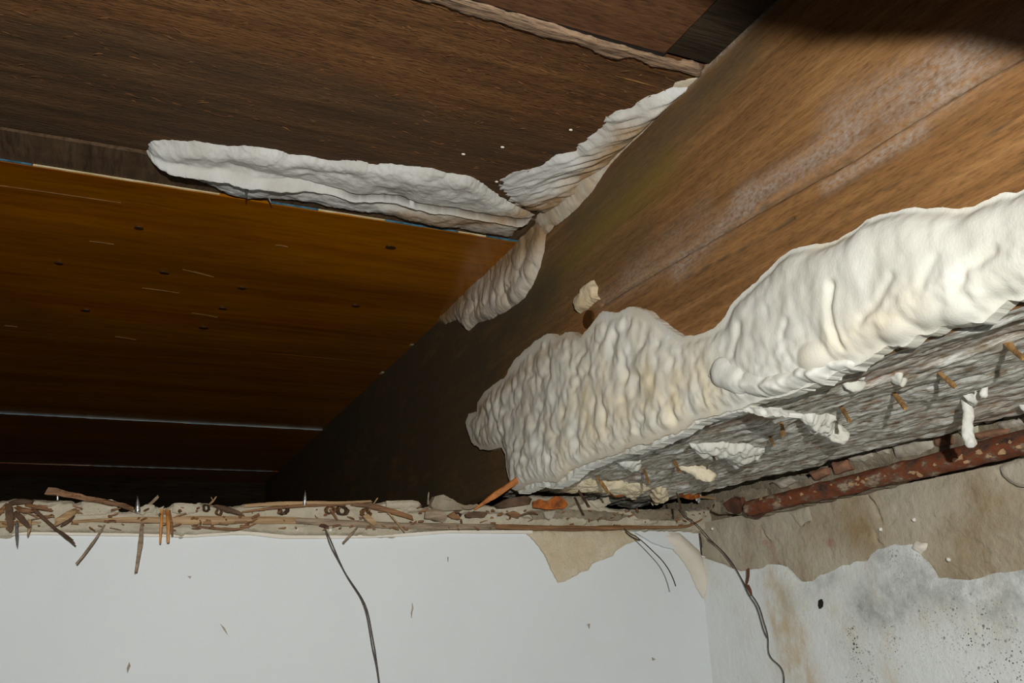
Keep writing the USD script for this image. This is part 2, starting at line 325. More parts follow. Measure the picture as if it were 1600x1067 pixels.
def stick(path, w, flat=.7, tip=.6, seed=0, sides=9, rough=.12, steps=None, base=1.0, split=0):
    """a stem, reed or splinter: PATH of 3-D points, W its width, grooved, with torn ends"""
    rng = np.random.default_rng(seed)
    p = np.array(path, float); L = np.r_[0, np.cumsum(np.linalg.norm(np.diff(p, axis=0), axis=1))]
    n = steps or int(np.clip(L[-1] / max(w, .0015) * 1.5, 6, 160))
    s = np.linspace(0, L[-1], n); p = np.stack([np.interp(s, L, p[:, k]) for k in range(3)], 1)
    ker = max(3, n // 12 | 1); pp = np.pad(p, ((ker // 2,) * 2, (0, 0)), 'edge'); sm = np.stack([np.convolve(pp[:, k], np.ones(ker) / ker, 'valid') for k in range(3)], 1); sm[0], sm[-1] = p[0], p[-1]; p = sm
    t = np.gradient(p, axis=0); t /= np.linalg.norm(t, axis=1, keepdims=True) + 1e-12
    to = p - CAM; to /= np.linalg.norm(to, axis=1, keepdims=True)
    side = np.cross(t, to); side /= np.linalg.norm(side, axis=1, keepdims=True) + 1e-9
    out = np.cross(side, t)
    ang = np.arange(sides) * 2 * np.pi / sides
    groove = 1 + rough * 2 * (rng.random(sides) - .5)
    u = np.linspace(0, 1, n)
    prof = np.interp(u, [0, .5, 1], [base, 1, tip]) * (1 + rough * (noise(np.stack([s / max(w, .001) * .5, s * 0, s * 0 + seed], -1), seed) - .5) * 2)
    rad = prof[:, None] * groove[None] * (1 + rough * (rng.random((n, sides)) - .5)) * w / 2
    jag = (rng.random(sides) - .5) * w * .9
    v = p[:, None] + rad[..., None] * (np.cos(ang)[None, :, None] * side[:, None] + flat * np.sin(ang)[None, :, None] * out[:, None])
    v[-1] += t[-1] * jag[:, None]; v[0] -= t[0] * jag[:, None]
    i, j = np.meshgrid(np.arange(n - 1), np.arange(sides), indexing='ij')
    q = np.stack([i * sides + j, i * sides + (j + 1) % sides, (i + 1) * sides + (j + 1) % sides, (i + 1) * sides + j], -1).reshape(-1, 4)
    f = np.vstack([q[:, [0, 1, 2]], q[:, [0, 2, 3]]])
    v = v.reshape(-1, 3); e0, e1 = len(v), len(v) + 1
    v = np.vstack([v, p[:1], p[-1:]])
    r = np.arange(sides)
    f = np.vstack([f, np.stack([np.full(sides, e0), (r + 1) % sides, r], 1), np.stack([np.full(sides, e1), (n - 1) * sides + r, (n - 1) * sides + (r + 1) % sides], 1)])
    tm = trimesh.Trimesh(v, f, process=False)
    if tm.volume < 0: f = f[:, ::-1]
    return v, f
def cable(path, w, sides=6, wig=0.0, seed=0, n=90):
    from scipy.interpolate import CubicSpline
    p = np.array(path, float); L = np.r_[0, np.cumsum(np.linalg.norm(np.diff(p, axis=0), axis=1))]
    s = np.linspace(0, L[-1], n); p = CubicSpline(L, p)(s)
    if wig: p = p + wig * (np.stack([fbm(np.stack([s / .02, s * 0 + k, s * 0 + seed], -1), 3, seed + k) for k in range(3)], -1) - .5) * 2
    return stick(p, w, 1.0, 1.0, seed, sides, .03, steps=n)
def slab(px, pl, off, thick, bend=.0015, seed=0, edge=.004, raw=False, scale=.012, tilt=(0, 0)):
    """a thin broken piece lying OFF metres before plane PL, outline PX"""
    poly = np.array(px, float) if raw else ab(px, pl, off)
    m = trimesh.creation.extrude_polygon(Polygon(poly).buffer(0), thick, engine='earcut')
    v, f = trimesh.remesh.subdivide_to_size(m.vertices, m.faces, edge, max_iter=12)
    m = trimesh.Trimesh(v, f); v = np.array(m.vertices); f = np.array(m.faces)
    a, b, z = v[:, 0], v[:, 1], v[:, 2]
    c = v[:, :2].mean(0)
    q = np.stack([a / scale, b / scale, z / scale + seed], -1)
    z = z + bend * (fbm(np.stack([a / scale, b / scale, 0 * a + seed], -1), 3, seed) - .5) * 2 + tilt[0] * (a - c[0]) + tilt[1] * (b - c[1])
    a = a + bend * .5 * (noise(q * 2, seed + 1) - .5); b = b + bend * .5 * (noise(q * 2, seed + 2) - .5)
    p = to3(a, b, off + z - thick / 2, pl)
    f = f if trimesh.Trimesh(p, f, process=False).volume > 0 else f[:, ::-1]
    return p, f
def W3(u, v, off=.006): return onp(u, v, 'back', off)

# ================================================================== THE SETTING
floor = obj('floor', box((-1.6, -1.0, -.05), (1.2, 3.0, 0)), 'plaster_grey', None, 'plain grey floor of the room below', 'floor', kind='structure')
# back wall: white painted, its broken top edge under the beam
wb = thing('wall_back', (-.3, W, 0), 'smooth white painted wall below the broken plaster edge', 'wall', kind='structure')
wa, wz = np.linspace(-1.6, R, 180), np.linspace(CZ - .35, CZ + .1, 60)
A, Bq = np.meshgrid(wa, wz, indexing='ij')
hh = .0035 * (n2(A, Bq, .35, .35, 2, 3) - .5) + .0008 * (n2(A, Bq, .05, .05, 2, 4) - .5)
v = to3(A, Bq, hh, 'back').reshape(-1, 3); f = orient(v, grid_faces(np.ones((179, 59), bool), False), normal('back'))
obj('painted_face', (v, f), 'paint_white', wb, smooth=True)
obj('wall_core', box((-1.6, W + .006, 0), (R, W + .12, CZ + .099)), 'plaster_grey', wb)
obj('painted_face', box((-1.6, W, 0), (R, W + .006, CZ - .35)), 'paint_white', wb)

# right wall
wr = thing('wall_right', (R, .3, 0), 'damp right wall with bare beige plaster above flaking mouldy white paint', 'wall', kind='structure')
obj('wall_core', box((R + .012, -.6, 0), (R + .15, W + .12, BZ + .1)), 'plaster_grey', wr)
ra, rz = np.arange(-.25, W + .003, .0022), np.arange(CZ - .2, CZ + .1, .0022)
A, Bq = np.meshgrid(ra, rz, indexing='ij')
flk = n2(A, Bq, .05, .04, 4, 11)
hh = .004 * (n2(A, Bq, .12, .1, 3, 5) - .5) * 2 + .0016 * np.floor(flk * 9) / 2 + .0012 * (n2(A, Bq, .012, .008, 3, 6) - .5) - .006
for px, w in (([(1345, 768), (1362, 786), (1372, 812)], .0012), ([(1187, 825), (1193, 840), (1199, 846)], .0008), ([(1558, 736), (1570, 752), (1598, 763)], .0014), ([(1365, 830), (1368, 848), (1378, 853)], .0009), ([(1299, 860), (1302, 878)], .0007), ([(1248, 820), (1262, 812)], .0008)):
    hh -= .004 * np.exp(-(seg_dist(A, Bq, ab(px, 'right') ) / w) ** 2)
mk = np.stack([np.clip(stroke(A, Bq, [(1330, 800), (1350, 825)], 'right', .03) + stroke(A, Bq, [(1540, 800), (1520, 860)], 'right', .035) + .8 * stroke(A, Bq, [(1260, 830), (1260, 890)], 'right', .02) + .5 * stroke(A, Bq, [(1590, 880), (1480, 895)], 'right', .012), 0, 1),
               np.clip(stroke(A, Bq, [(1300, 830), (1296, 848)], 'right', .0045) + stroke(A, Bq, [(1304, 777)], 'right', .006) + .6 * stroke(A, Bq, [(1195, 845), (1180, 880)], 'right', .02), 0, 1),
               np.clip(stroke(A, Bq, [(1130, 790), (1200, 780)], 'right', .012) + .5 * stroke(A, Bq, [(1165, 825)], 'right', .006), 0, 1)], -1).reshape(-1, 3)
v = to3(A, Bq, hh, 'right').reshape(-1, 3); f = orient(v, grid_faces(np.ones((len(ra) - 1, len(rz) - 1), bool), False), normal('right'))
obj('bare_plaster', (v, f), 'plaster_beige', wr, 'bare beige lime plaster with brown damp stains and cracks', mask=mk)
obj('wall_face', box((R, -.6, 0), (R + .012, W, CZ - .2)), 'paint_white', wr)
# paint coat left on the wall
coat = [(1050, 846), (1094, 866), (1131, 882), (1158, 893), (1178, 891), (1202, 882), (1229, 886), (1252, 909), (1272, 911), (1290, 899), (1320, 884), (1357, 876), (1374, 857), (1397, 850), (1431, 853), (1440, 868), (1452, 882), (1465, 906), (1489, 907), (1532, 904), (1600, 886), (1760, 850), (1900, 1400), (1125, 1300)]
smooth_edge = ab([(1185, 880), (1215, 1000), (1235, 1090), (1260, 1300)], 'right')
def coat_h(d, A, Bq):
    return .0012 + .0012 * np.minimum(d / .01, 1) + .0012 * (n2(A, Bq, .03, .03, 3, 21) - .5) * np.minimum(d / .01, 1)
def coat_mask(A, Bq, d):
    S = lambda px, w: stroke(A, Bq, px, 'right', w)
    edge_y = np.interp(Bq, smooth_edge[::-1, 1], smooth_edge[::-1, 0]); near = np.clip((edge_y - A) / .01 + .5, 0, 1)   # nearer than the clean strip by the corner
    och = .9 * S([(1190, 905), (1205, 960), (1212, 1000)], .010) + S([(1222, 970), (1250, 1090)], .024) + .6 * S([(1210, 890), (1225, 950)], .012) + .8 * S([(1225, 920), (1250, 990), (1270, 1067)], .014) + .5 * S([(1300, 960), (1340, 990)], .015) + .5 * S([(1390, 990), (1400, 1067)], .01) + .6 * S([(1360, 890), (1365, 930)], .01) + .5 * S([(1480, 955), (1440, 965)], .012) + .35 * S([(1560, 910), (1560, 990)], .02)
    gre = .9 * S([(1390, 870), (1430, 905), (1380, 930)], .024) + .8 * S([(1265, 915), (1300, 910)], .012) + .7 * S([(1335, 945), (1400, 950)], .016) + .9 * S([(1490, 920), (1600, 915)], .018) + .6 * S([(1570, 950)], .03) + .5 * S([(1215, 905), (1230, 940)], .012) + .3 * S([(1330, 1010)], .02)
    blk = S([(1340, 985), (1350, 1060)], .016) + 1.2 * S([(1392, 985), (1405, 1035)], .007) + 1.3 * S([(1530, 980), (1580, 1060)], .026) + .5 * S([(1440, 960)], .015) + .6 * S([(1230, 960)], .006) + .5 * S([(1380, 860), (1430, 890)], .015) + .3 * S([(1470, 1020)], .02) + .06
    return och * near + .25 * S([(1195, 960), (1225, 1060)], .008), gre * near, blk * near
mesh, mk = hf(coat, 'right', .0022, coat_h, rag=.0035, rag_scale=.02, mask=coat_mask, drop=.006)
obj('paint_coat', mesh, 'paint_mouldy', wr, 'flaking white paint with ochre stains and black mould specks', mask=mk)
# raised plaster flakes on the right wall
for k, (px, t) in enumerate(([[(1560, 728), (1600, 708), (1640, 700), (1640, 750), (1598, 762), (1578, 754), (1564, 744)], .003], [[(1232, 800), (1262, 790), (1266, 812), (1250, 822)], .0015], [[(1430, 846), (1448, 850), (1446, 860), (1436, 868), (1424, 856)], .004], [[(1285, 897), (1318, 889), (1328, 905), (1300, 908)], .002])):
    m, _ = hf(px, 'right', .0018, lambda d, A, Bq, t=t: t * np.minimum(d / .0025, 1) + .0014 * (n2(A, Bq, .02, .02, 3, 31) - .5) - .001, rag=.002, rag_scale=.01, drop=.008)
    obj('plaster_flake', m, 'paint_peel' if k == 2 else 'plaster_beige', wr, smooth=True, mask=np.zeros((len(m[0]), 3)))
# rubble and mortar packed between the beam and the pipe
rub = [(1120, 800), (1130, 786), (1180, 768), (1250, 752), (1300, 738), (1330, 724), (1370, 708), (1425, 694), (1500, 672), (1600, 650), (1750, 610), (1750, 680), (1600, 700), (1400, 760), (1200, 805)]
m, _ = hf(rub, 'right', .002, lambda d, A, Bq: .008 + .006 * (n2(A, Bq, .03, .012, 4, 41) - .5) * 2 + .003 * lumps(A, Bq, .016, .010, 42), rag=.003, drop=.02)
obj('mortar', m, 'plaster_grey', wr, smooth=True, mask=np.zeros((len(m[0]), 3)))
for k, (px, mt) in enumerate((([(1476, 678), (1488, 671), (1502, 673), (1503, 694), (1490, 699), (1478, 698)], 'brick_red'), ([(1410, 694), (1440, 686), (1470, 678), (1476, 700), (1450, 712), (1418, 716)], 'stone_pale'), ([(1425, 694), (1440, 690), (1446, 700), (1432, 706)], 'brick_red'),
    ([(1516, 660), (1534, 653), (1546, 660), (1546, 676), (1524, 686), (1514, 676)], 'stone_green'), ([(1548, 654), (1566, 648), (1578, 656), (1560, 664)], 'stone_green'), ([(1536, 680), (1570, 672), (1600, 670), (1590, 680), (1548, 688)], 'brick_red'), ([(1340, 716), (1376, 704), (1382, 714), (1366, 722), (1346, 722)], 'stone_pale'),
    ([(1316, 724), (1340, 718), (1346, 734), (1320, 742)], 'brick_red'), ([(1384, 702), (1404, 698), (1406, 710), (1388, 712)], 'stone_pale'), ([(1570, 664), (1600, 654), (1640, 650), (1640, 664), (1590, 672)], 'stone_pale'), ([(1220, 752), (1250, 744), (1262, 752), (1236, 764)], 'stone_pale'), ([(1280, 738), (1306, 730), (1312, 742), (1288, 752)], 'brick_red'))):
    m, _ = hf(px, 'right', .0015, lambda d, A, Bq: .013 + .006 * (1 - np.exp(-d / .004)) + .002 * (n2(A, Bq, .008, .008, 3, 51) - .5), rag=.001, rag_scale=.006, drop=.03, sink=14)
    obj('brick' if mt == 'brick_red' else 'stone', m, mt, wr, smooth=True)

# ceiling boards
ce = thing('ceiling', (-.2, .8, H), 'underside of old floor boards, rough sawn in front and orange varnished behind', 'ceiling', kind='structure')
def board(name, y0, y1, drop, mt, x0=-1.6, x1=B + .02, rel=.0012, seed=0, res=.004, edge=True, label=None, wob=0.0):
    """one board: underside relief plus its two edges"""
    xs, ys = np.arange(x0, x1 + res, res), np.linspace(y0, y1, max(6, int((y1 - y0) / res)))
    A, Bq = np.meshgrid(xs, ys, indexing='ij')
    if wob:
        t = (Bq - y0) / (y1 - y0); Bq = Bq + wob * (n2(A, 0 * A, .03, 1, 3, seed) - .5) * np.where(t < .3, 1 - t / .3, 0)
    hh = drop + rel * (n2(A, Bq, .12, .006, 3, seed) - .5) * 2
    v = to3(A, Bq, hh, 'ceil')
    top0, top1 = v[:, :1].copy(), v[:, -1:].copy(); top0[..., 2] = H + .03; top1[..., 2] = H + .03
    e = v[:, :1].copy(); e2 = v[:, -1:].copy()
    full = np.concatenate([top0, e, v, e2, top1], 1); n, m = full.shape[:2]
    f = orient(full.reshape(-1, 3), grid_faces(np.ones((n - 1, m - 1), bool), False), normal('ceil'))
    return obj(name, (full.reshape(-1, 3), f), mt, ce, label, smooth=35)
gap = [hit(746, 0, 2, H)[1], hit(1070, 98, 2, H)[1]]; YG = float(np.mean(gap))
board('rough_board', YG - .30, YG - .0035, .002, 'rough_board_dark', x1=.344, rel=.0008, seed=1, label='nearest rough board beyond the dark gap')
board('rough_board', YG + .0015, .7145, .0, 'rough_board', rel=.0018, seed=2, res=.003)
board('edge_strip', .7165, .7665, .0025, 'strip_wood', rel=.0006, seed=3, label='narrow strip with saw marks across it')
board('varnished_board', .7675, 1.24485, .005, 'varnish', rel=.0003, seed=4)
board('varnished_board', 1.24515, 1.7325, .005, 'varnish', rel=.0003, seed=5)
board('varnished_board', 1.7345, 2.2335, .0070, 'varnish', rel=.0003, seed=6)
board('varnished_board', 2.2355, 2.75, .0082, 'varnish', rel=.0003, seed=7)
obj('board_backing', box((-1.6, -.3, H + .03), (B + .3, 2.8, H + .05)), 'void_wood', ce)
obj('end_strip', box((.346, YG - .30, H - .0005), (B + .01, YG - .004, H + .02)), 'void_wood', ce)
obj('shade_strip', box((-1.6, YG - .0042, H - .0012), (.346, YG + .0008, H + .02)), 'dark_hole', ce, 'black strip painting the shade in the gap between two boards')  # near-black box laid in the gap to stand for its shade
# the torn lip along the gap
lip_top = [(640, -34), (746, 0), (820, 22), (900, 46), (980, 70), (1044, 90), (1078, 98), (1098, 104)]
lip_bot = [(1090, 116), (1067, 110), (1019, 100), (990, 88), (966, 89), (938, 83), (918, 75), (894, 64), (868, 57), (834, 51), (810, 42), (760, 29), (719, 18), (692, 7), (640, -6), (560, -30)]
def lip_h(d, A, Bq): return .0032 * np.minimum(d / .0015, 1) + .0035 * (n2(A, Bq, .05, .004, 4, 61) - .45) * np.minimum(d / .003, 1)
m, mk = hf(lip_top + lip_bot, 'ceil', .0014, lip_h, rag=.003, rag_scale=.012, drop=.004)
obj('torn_lip', m, 'lip_wood', ce, 'splintered pale lip of torn wood along the dark gap', mask=mk)
# torn fibres of the sawn board that catch the flash
rng = np.random.default_rng(77); fv, ff = [], []
for k in range(1100):
    x, y = rng.uniform(-.32, .375), YG + .012 + (rng.random() ** 1.6) * .20
    L, w_, up = rng.uniform(.004, .014), rng.uniform(.0003, .0009), rng.uniform(.0006, .0022)
    an = rng.normal(0, .10) + (np.pi if rng.random() < .4 else 0); c_, s_ = math.cos(an), math.sin(an); z0 = H + .0012
    pts = np.array([[0, -w_, 0], [0, w_, 0], [L * .5, w_ * .8, -up * .8], [L * .5, -w_ * .8, -up * .8], [L, 0, -up - .0012], [L * .5, 0, -up * .2]])
    fv.append(np.stack([x + pts[:, 0] * c_ - pts[:, 1] * s_, y + pts[:, 0] * s_ + pts[:, 1] * c_, z0 + pts[:, 2]], 1))
    ff.append(np.array([[0, 1, 2], [0, 2, 3], [3, 2, 4], [0, 3, 5], [1, 5, 2], [0, 5, 1], [3, 4, 5], [2, 5, 4]]) + 6 * k)
obj('torn_fibres', (np.vstack(fv), np.vstack(ff)), 'fibre', ce, kind='stuff')
for k, (a, b, w_) in enumerate((((960, 118), (1026, 136), .0007), ((140, 377), (178, 382), .0009), ((7, 509), (27, 511), .0014), ((180, 526), (213, 531), .0012), ((285, 421), (334, 433), .0016), ((222, 450), (280, 458), .0009), ((430, 383), (450, 386), .0012), ((0, 290), (189, 317), .0004), ((300, 489), (340, 496), .0010))):
    of = .0004 if k == 0 else .0054
    p, q = hit(*a, 2, H - of)[:2], hit(*b, 2, H - of)[:2]; n_ = np.array([-(q - p)[1], (q - p)[0]]) / np.linalg.norm(q - p) * w_
    obj('scratch', slab(np.array([p, p * .6 + q * .4 + n_, q, p * .5 + q * .5 - n_]), 'ceil', of, .0006, .0001, k, raw=True), 'scratch', ce, smooth=30)
# painted edges of the varnished boards
def edge_paint(x0, x1, y, z0, z1, mt, seed):
    xs = np.linspace(x0, x1, max(4, int(abs(x1 - x0) / .004)))
    lo = z0 + .001 * (noise(np.stack([xs / .012, xs * 0, xs * 0 + seed], -1), seed) - .5)
    v = np.concatenate([np.stack([xs, xs * 0 + yy, zz], 1) for yy, zz in ((y, xs * 0 + z1), (y - .0012, xs * 0 + z1), (y - .0012, lo), (y, lo))])
    n = len(xs); i = np.arange(n - 1); q = np.concatenate([np.stack([k * n + i, k * n + i + 1, ((k + 1) % 4) * n + i + 1, ((k + 1) % 4) * n + i], 1) for k in range(4)])
    return v, np.vstack([q[:, [0, 1, 2]], q[:, [0, 2, 3]]])
X = lambda u, v: float(hit(u, v, 2, H)[0])
for k, (a, b, mt) in enumerate((((-300, 190), (50, 247), 'blue_paint'), ((52, 247), (345, 293), 'cream_paint'), ((422, 305), (500, 318), 'blue_paint'), ((500, 318), (604, 335), 'cream_paint'), ((604, 335), (716, 357), 'blue_paint'), ((760, 363), (812, 372), 'blue_paint'), ((716, 357), (760, 363), 'cream_paint'))):
    obj('painted_edge', edge_paint(X(*a), X(*b), .7675, H - .0042, H - .0027, mt, k), mt, ce)
obj('painted_edge', edge_paint(-1.5, X(504, 667), 1.7345, H - .0074, H - .005, 'pale_paint', 9), 'pale_paint', ce, 'pale blue-white painted edge of the next varnished board')
obj('painted_edge', edge_paint(-.05, .37, 2.2355, H - .0084, H - .0070, 'pale_paint', 10), 'pale_paint', ce)
for k, (u, v_, r) in enumerate(((217, 356, .007), (610, 386, .009), (256, 426, .008), (378, 450, .008), (92, 411, .007), (134, 485, .008), (318, 512, .01), (348, 482, .008), (556, 478, .008))):
    c = hit(u, v_, 2, H - .006); t = np.linspace(0, 2 * np.pi, 15)[:-1]
    poly = np.stack([c[0] + r * .62 * np.cos(t) * (1 + .15 * np.sin(3 * t + k)), c[1] + r * .42 * np.sin(t)], 1)
    obj('knot', slab(poly, 'ceil', .006, .0012, .0004, k, raw=True), 'knot_wood', ce, smooth=30)
far = obj('wall_far', box((-1.6, 2.42, CZ - .3), (1.2, 2.55, H + .03)), 'void_wood', None, 'dark far end of the ceiling void', 'wall', kind='structure')

# unseen plaster ceiling above the camera, its edge set out from the shadow line
P1, P2 = hit(1225, 54, 0, B), hit(1600, 96, 0, B)
nn = np.cross(P1 - FLASH, P2 - FLASH); zs = CZ + .112
def shade_y(x): return FLASH[1] - (nn[0] * (x - FLASH[0]) + nn[2] * (zs - FLASH[2])) / nn[1]
d1 = hit(1062, 10, 2, H) - FLASH; xl = FLASH[0] + d1[0] * (zs - FLASH[2]) / d1[2]
xs = np.linspace(xl, .3, 12)
outline = [(x, shade_y(x)) for x in xs]
NEAR_SLAB = (xl, outline)

# ================================================================== THE BEAM
bm = thing('ceiling_beam', (B + .11, .9, BZ), 'long brown squared timber beam overgrown with white fungus', 'beam')
ya = np.concatenate([np.arange(-.25, .15, .006), np.arange(.15, 1.0, .0014), np.arange(1.0, 2.43, .005)])
za = np.arange(BZ, H + .012, .0016)
A, Bq = np.meshgrid(ya, za, indexing='ij')
hh = .0008 * (n2(A, Bq, .25, .014, 4, 71) - .5) * 2 + .0004 * (n2(A, Bq, .02, .003, 3, 72) - .5)
cr = [([(1700, 26), (1600, 85), (1500, 143), (1400, 205), (1330, 250), (1230, 305), (1100, 380), (1010, 433), (940, 476)], .0009, .005), ([(1240, 340), (1171, 384), (1060, 438)], .0006, .0018), ([(1127, 353), (1200, 318)], .0006, .0015), ([(1600, 180), (1500, 232), (1380, 300)], .0004, .0006)]
crack = np.zeros(A.shape)
for px, w, dep in cr:
    g = np.exp(-(seg_dist(A, Bq + .002 * (n2(A, Bq, .04, .04, 3, 73) - .5), ab(px, 'face')) / w) ** 2); hh -= dep * g; crack = np.maximum(crack, g)
hh -= .006 * np.clip(1 - (Bq - BZ) / .006, 0, 1) ** 2     # worn arris
S = lambda px, w: stroke(A, Bq, px, 'face', w)
mr = .75 * S([(1060, 420), (1130, 350), (1170, 315)], .010) + .95 * S([(1160, 312), (1250, 262), (1330, 212)], .010) + .85 * S([(1290, 292), (1360, 250), (1440, 205)], .005) + .7 * S([(1310, 180), (1400, 140), (1490, 95)], .016) + .6 * S([(1500, 110), (1580, 60)], .014) + .45 * S([(1400, 190), (1480, 140)], .012) + .4 * S([(940, 470), (1060, 400)], .010) + .35 * S([(980, 430), (1100, 330)], .012)
mr = mr + .9 * np.clip((Bq - H + .006) / .004, 0, 1) * np.clip((.62 - A) / .1, 0, 1)
mg = .85 * S([(835, 470), (930, 362), (1040, 265)], .019) + .7 * S([(900, 350), (990, 250)], .008) + .55 * S([(740, 570), (850, 450)], .028)
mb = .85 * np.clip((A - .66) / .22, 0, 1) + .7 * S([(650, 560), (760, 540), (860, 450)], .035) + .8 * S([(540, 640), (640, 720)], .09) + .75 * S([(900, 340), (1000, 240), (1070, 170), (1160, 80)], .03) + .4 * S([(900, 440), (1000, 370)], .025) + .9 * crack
v = to3(A, Bq, hh, 'face').reshape(-1, 3); f = orient(v, grid_faces(np.ones((len(ya) - 1, len(za) - 1), bool), False), normal('face'))
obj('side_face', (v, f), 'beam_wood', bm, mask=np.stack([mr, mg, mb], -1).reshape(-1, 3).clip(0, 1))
xa, yb = np.arange(B + .003, BX2 + .004, .0018), np.arange(-.1, W + .06, .0018)
A, Bq = np.meshgrid(xa, yb, indexing='ij')
ridge = n2(A, Bq, .008, .035, 4, 81); rid2 = n2(A, Bq, .0032, .012, 4, 82)
ter = n2(A, Bq, .022, .09, 4, 83)
st = np.clip((ter - .5) * 14, 0, 1)
hh = .0020 * (ridge - .5) * 2 + .0020 * (rid2 - .5) * 2 - .0022 * st
tB = (A - B) / (BX2 - B); hh += .012 * tB - .012 * np.clip((tB - .86) / .14, 0, 1) ** 2 - .003 * np.clip(1 - tB / .04, 0, 1)
S = lambda px, w: stroke(A, Bq, px, 'under', w)
mr = .56 + .5 * np.clip((ridge - .44) * 5, 0, 1) * (1 - .35 * st) + .5 * S([(1200, 690), (1400, 630), (1600, 560)], .03) - .5 * S([(1090, 668), (1180, 650)], .012) - .3 * S([(1290, 612), (1390, 580)], .010) - .4 * S([(1180, 735), (1330, 700)], .015)
mg = .95 * S([(1090, 668), (1180, 648)], .012) + .8 * S([(1290, 612), (1390, 585)], .010) + .35 * st + .6 * S([(1330, 640), (1400, 630)], .006) + .5 * S([(1540, 640), (1600, 620)], .01)
mb = .8 * S([(960, 764), (1110, 776), (1190, 760)], .014) + .5 * S([(1270, 708), (1320, 700)], .012) + .5 * np.clip((tB - .9) / .1, 0, 1)
v = to3(A, Bq, hh, 'under').reshape(-1, 3); f = orient(v, grid_faces(np.ones((len(xa) - 1, len(yb) - 1), bool), False), normal('under'))
obj('underside', (v, f), 'decayed_wood', bm, 'decayed grey underside streaked with white mycelium', mask=np.stack([mr, mg, mb], -1).reshape(-1, 3).clip(0, 1))
obj('core', box((B + .008, -.25, BZ + .022), (BX2 - .004, 2.42, H + .028)), 'dark_hole', bm)
obj('core', box((B + .008, W + .06, BZ + .001), (BX2 - .004, 2.42, BZ + .02)), 'void_wood', bm)
t = np.linspace(0, 2 * np.pi, 19)[:-1]; c = hit(921.5, 499, 0, B)
ring = np.stack([c[1] + .0085 * np.cos(t), c[2] + .0085 * np.sin(t)], 1)
obj('peg', slab(ring, 'face', .0008, .003, .0003, 3, raw=True), 'knot_wood', bm, 'dark round peg head set in the beam', smooth=30)

# ================================================================== FUNGUS
big = [(739, 676), (736, 660), (741, 647), (753, 643), (754, 630), (766, 613), (780, 601), (797, 591), (803, 579), (812, 564), (827, 549), (845, 534), (864, 522), (871, 522), (878, 527), (894, 521), (905, 520), (918, 528), (930, 514), (941, 499), (953, 488), (972, 490), (989, 483), (1002, 481), (1019, 487), (1036, 498), (1046, 507), (1062, 519), (1080, 527), (1100, 524), (1127, 515), (1141, 503), (1154, 480), (1171, 461), (1192, 443), (1208, 429), (1229, 409), (1249, 392), (1262, 388), (1296, 384), (1323, 375), (1343, 365), (1367, 348), (1397, 334), (1431, 329), (1478, 327), (1509, 331), (1532, 326), (1566, 312), (1600, 304), (1700, 262), (1900, 200),
       (1900, 380), (1700, 440), (1630, 466), (1610, 474), (1590, 472), (1570, 490), (1550, 508), (1534, 506), (1510, 512), (1495, 511), (1470, 524), (1450, 526), (1431, 540), (1411, 546), (1401, 542), (1385, 552), (1360, 568), (1345, 574), (1330, 580), (1313, 586), (1296, 598), (1273, 606), (1240, 618), (1180, 636), (1127, 650), (1094, 660), (1077, 672), (1066, 678), (1038, 686), (1030, 692), (1000, 697), (980, 706), (940, 720), (912, 730), (900, 738), (881, 752), (860, 752), (834, 756), (818, 768), (808, 764), (803, 744), (800, 727), (798, 710), (793, 700), (773, 704), (759, 703), (746, 692)]
ylo, yhi = .30, .78
def big_h(d, A, Bq):
    zb = np.clip((BZ + .13 - Bq) / .13, 0, 1)           # 1 at the beam's arris
    wn = np.clip((A - .34) / .16, 0, 1)                 # 1 on the farther, lumpier half
    thin = 1 - np.exp(-d / .0055)
    G = lambda x, k: gaussian_filter(x, k)
    small = G(.7 * lumps(A, Bq, .0150, .0135, 101, .75, .85, .2, .7) + .5 * lumps(A, Bq, .0095, .0115, 107, .7, .85, .3, .8), 1.2)
    mid = G(lumps(A, Bq, .036, .034, 106, .8, .95, .2, .7), 3.0)
    large = G(lumps(A, Bq, .050, .085, 102, .9, 1.0, .3, .6), 2.5)
    drip = n2(A, Bq, .009, .045, 3, 103) - .5
    h = thin * (.0025 + .0045 * zb + wn * (.0050 * small + .0026 * mid + .0014 * drip) + (1 - wn) * (.0105 * large + .0034 * mid + .0008 * small + .0022 * drip))
    h += thin * (.0003 + .0018 * np.clip((zb - .78) * 5, 0, 1)) * (fbm(np.stack([A / .0035, Bq / .004, 0 * A], -1), 3, 104) - .5) * 2
    for px, w, dep in (([(1336, 450), (1333, 485), (1338, 515), (1346, 548)], .0020, .0036), ([(1432, 440), (1408, 482), (1384, 500)], .003, .002), ([(1590, 400), (1546, 428), (1535, 456), (1546, 486)], .0030, .0028), ([(1262, 505), (1254, 530)], .002, .002), ([(1500, 410), (1482, 450)], .003, .0015), ([(1180, 510), (1170, 556)], .003, .0015)):
        h = h - dep * np.exp(-(seg_dist(A, Bq, ab(px, 'face')) / w) ** 2)
    for (u, v_), r in (((1275, 520), .0115), ((1298, 556), .012), ((1258, 546), .009), ((1360, 510), .011), ((1480, 478), .012), ((1424, 505), .011), ((1238, 540), .009), ((1320, 520), .009), ((1578, 436), .010), ((1520, 478), .010)):
        q = ab([(u, v_)], 'face')[0]; e = 1 - ((A - q[0]) / (r * 1.5)) ** 2 - ((Bq - q[1]) / r) ** 2
        h = np.maximum(h, .007 + r * 1.0 * np.sqrt(np.maximum(e, 0)) * (e > 0))
    return gaussian_filter(h, .8)
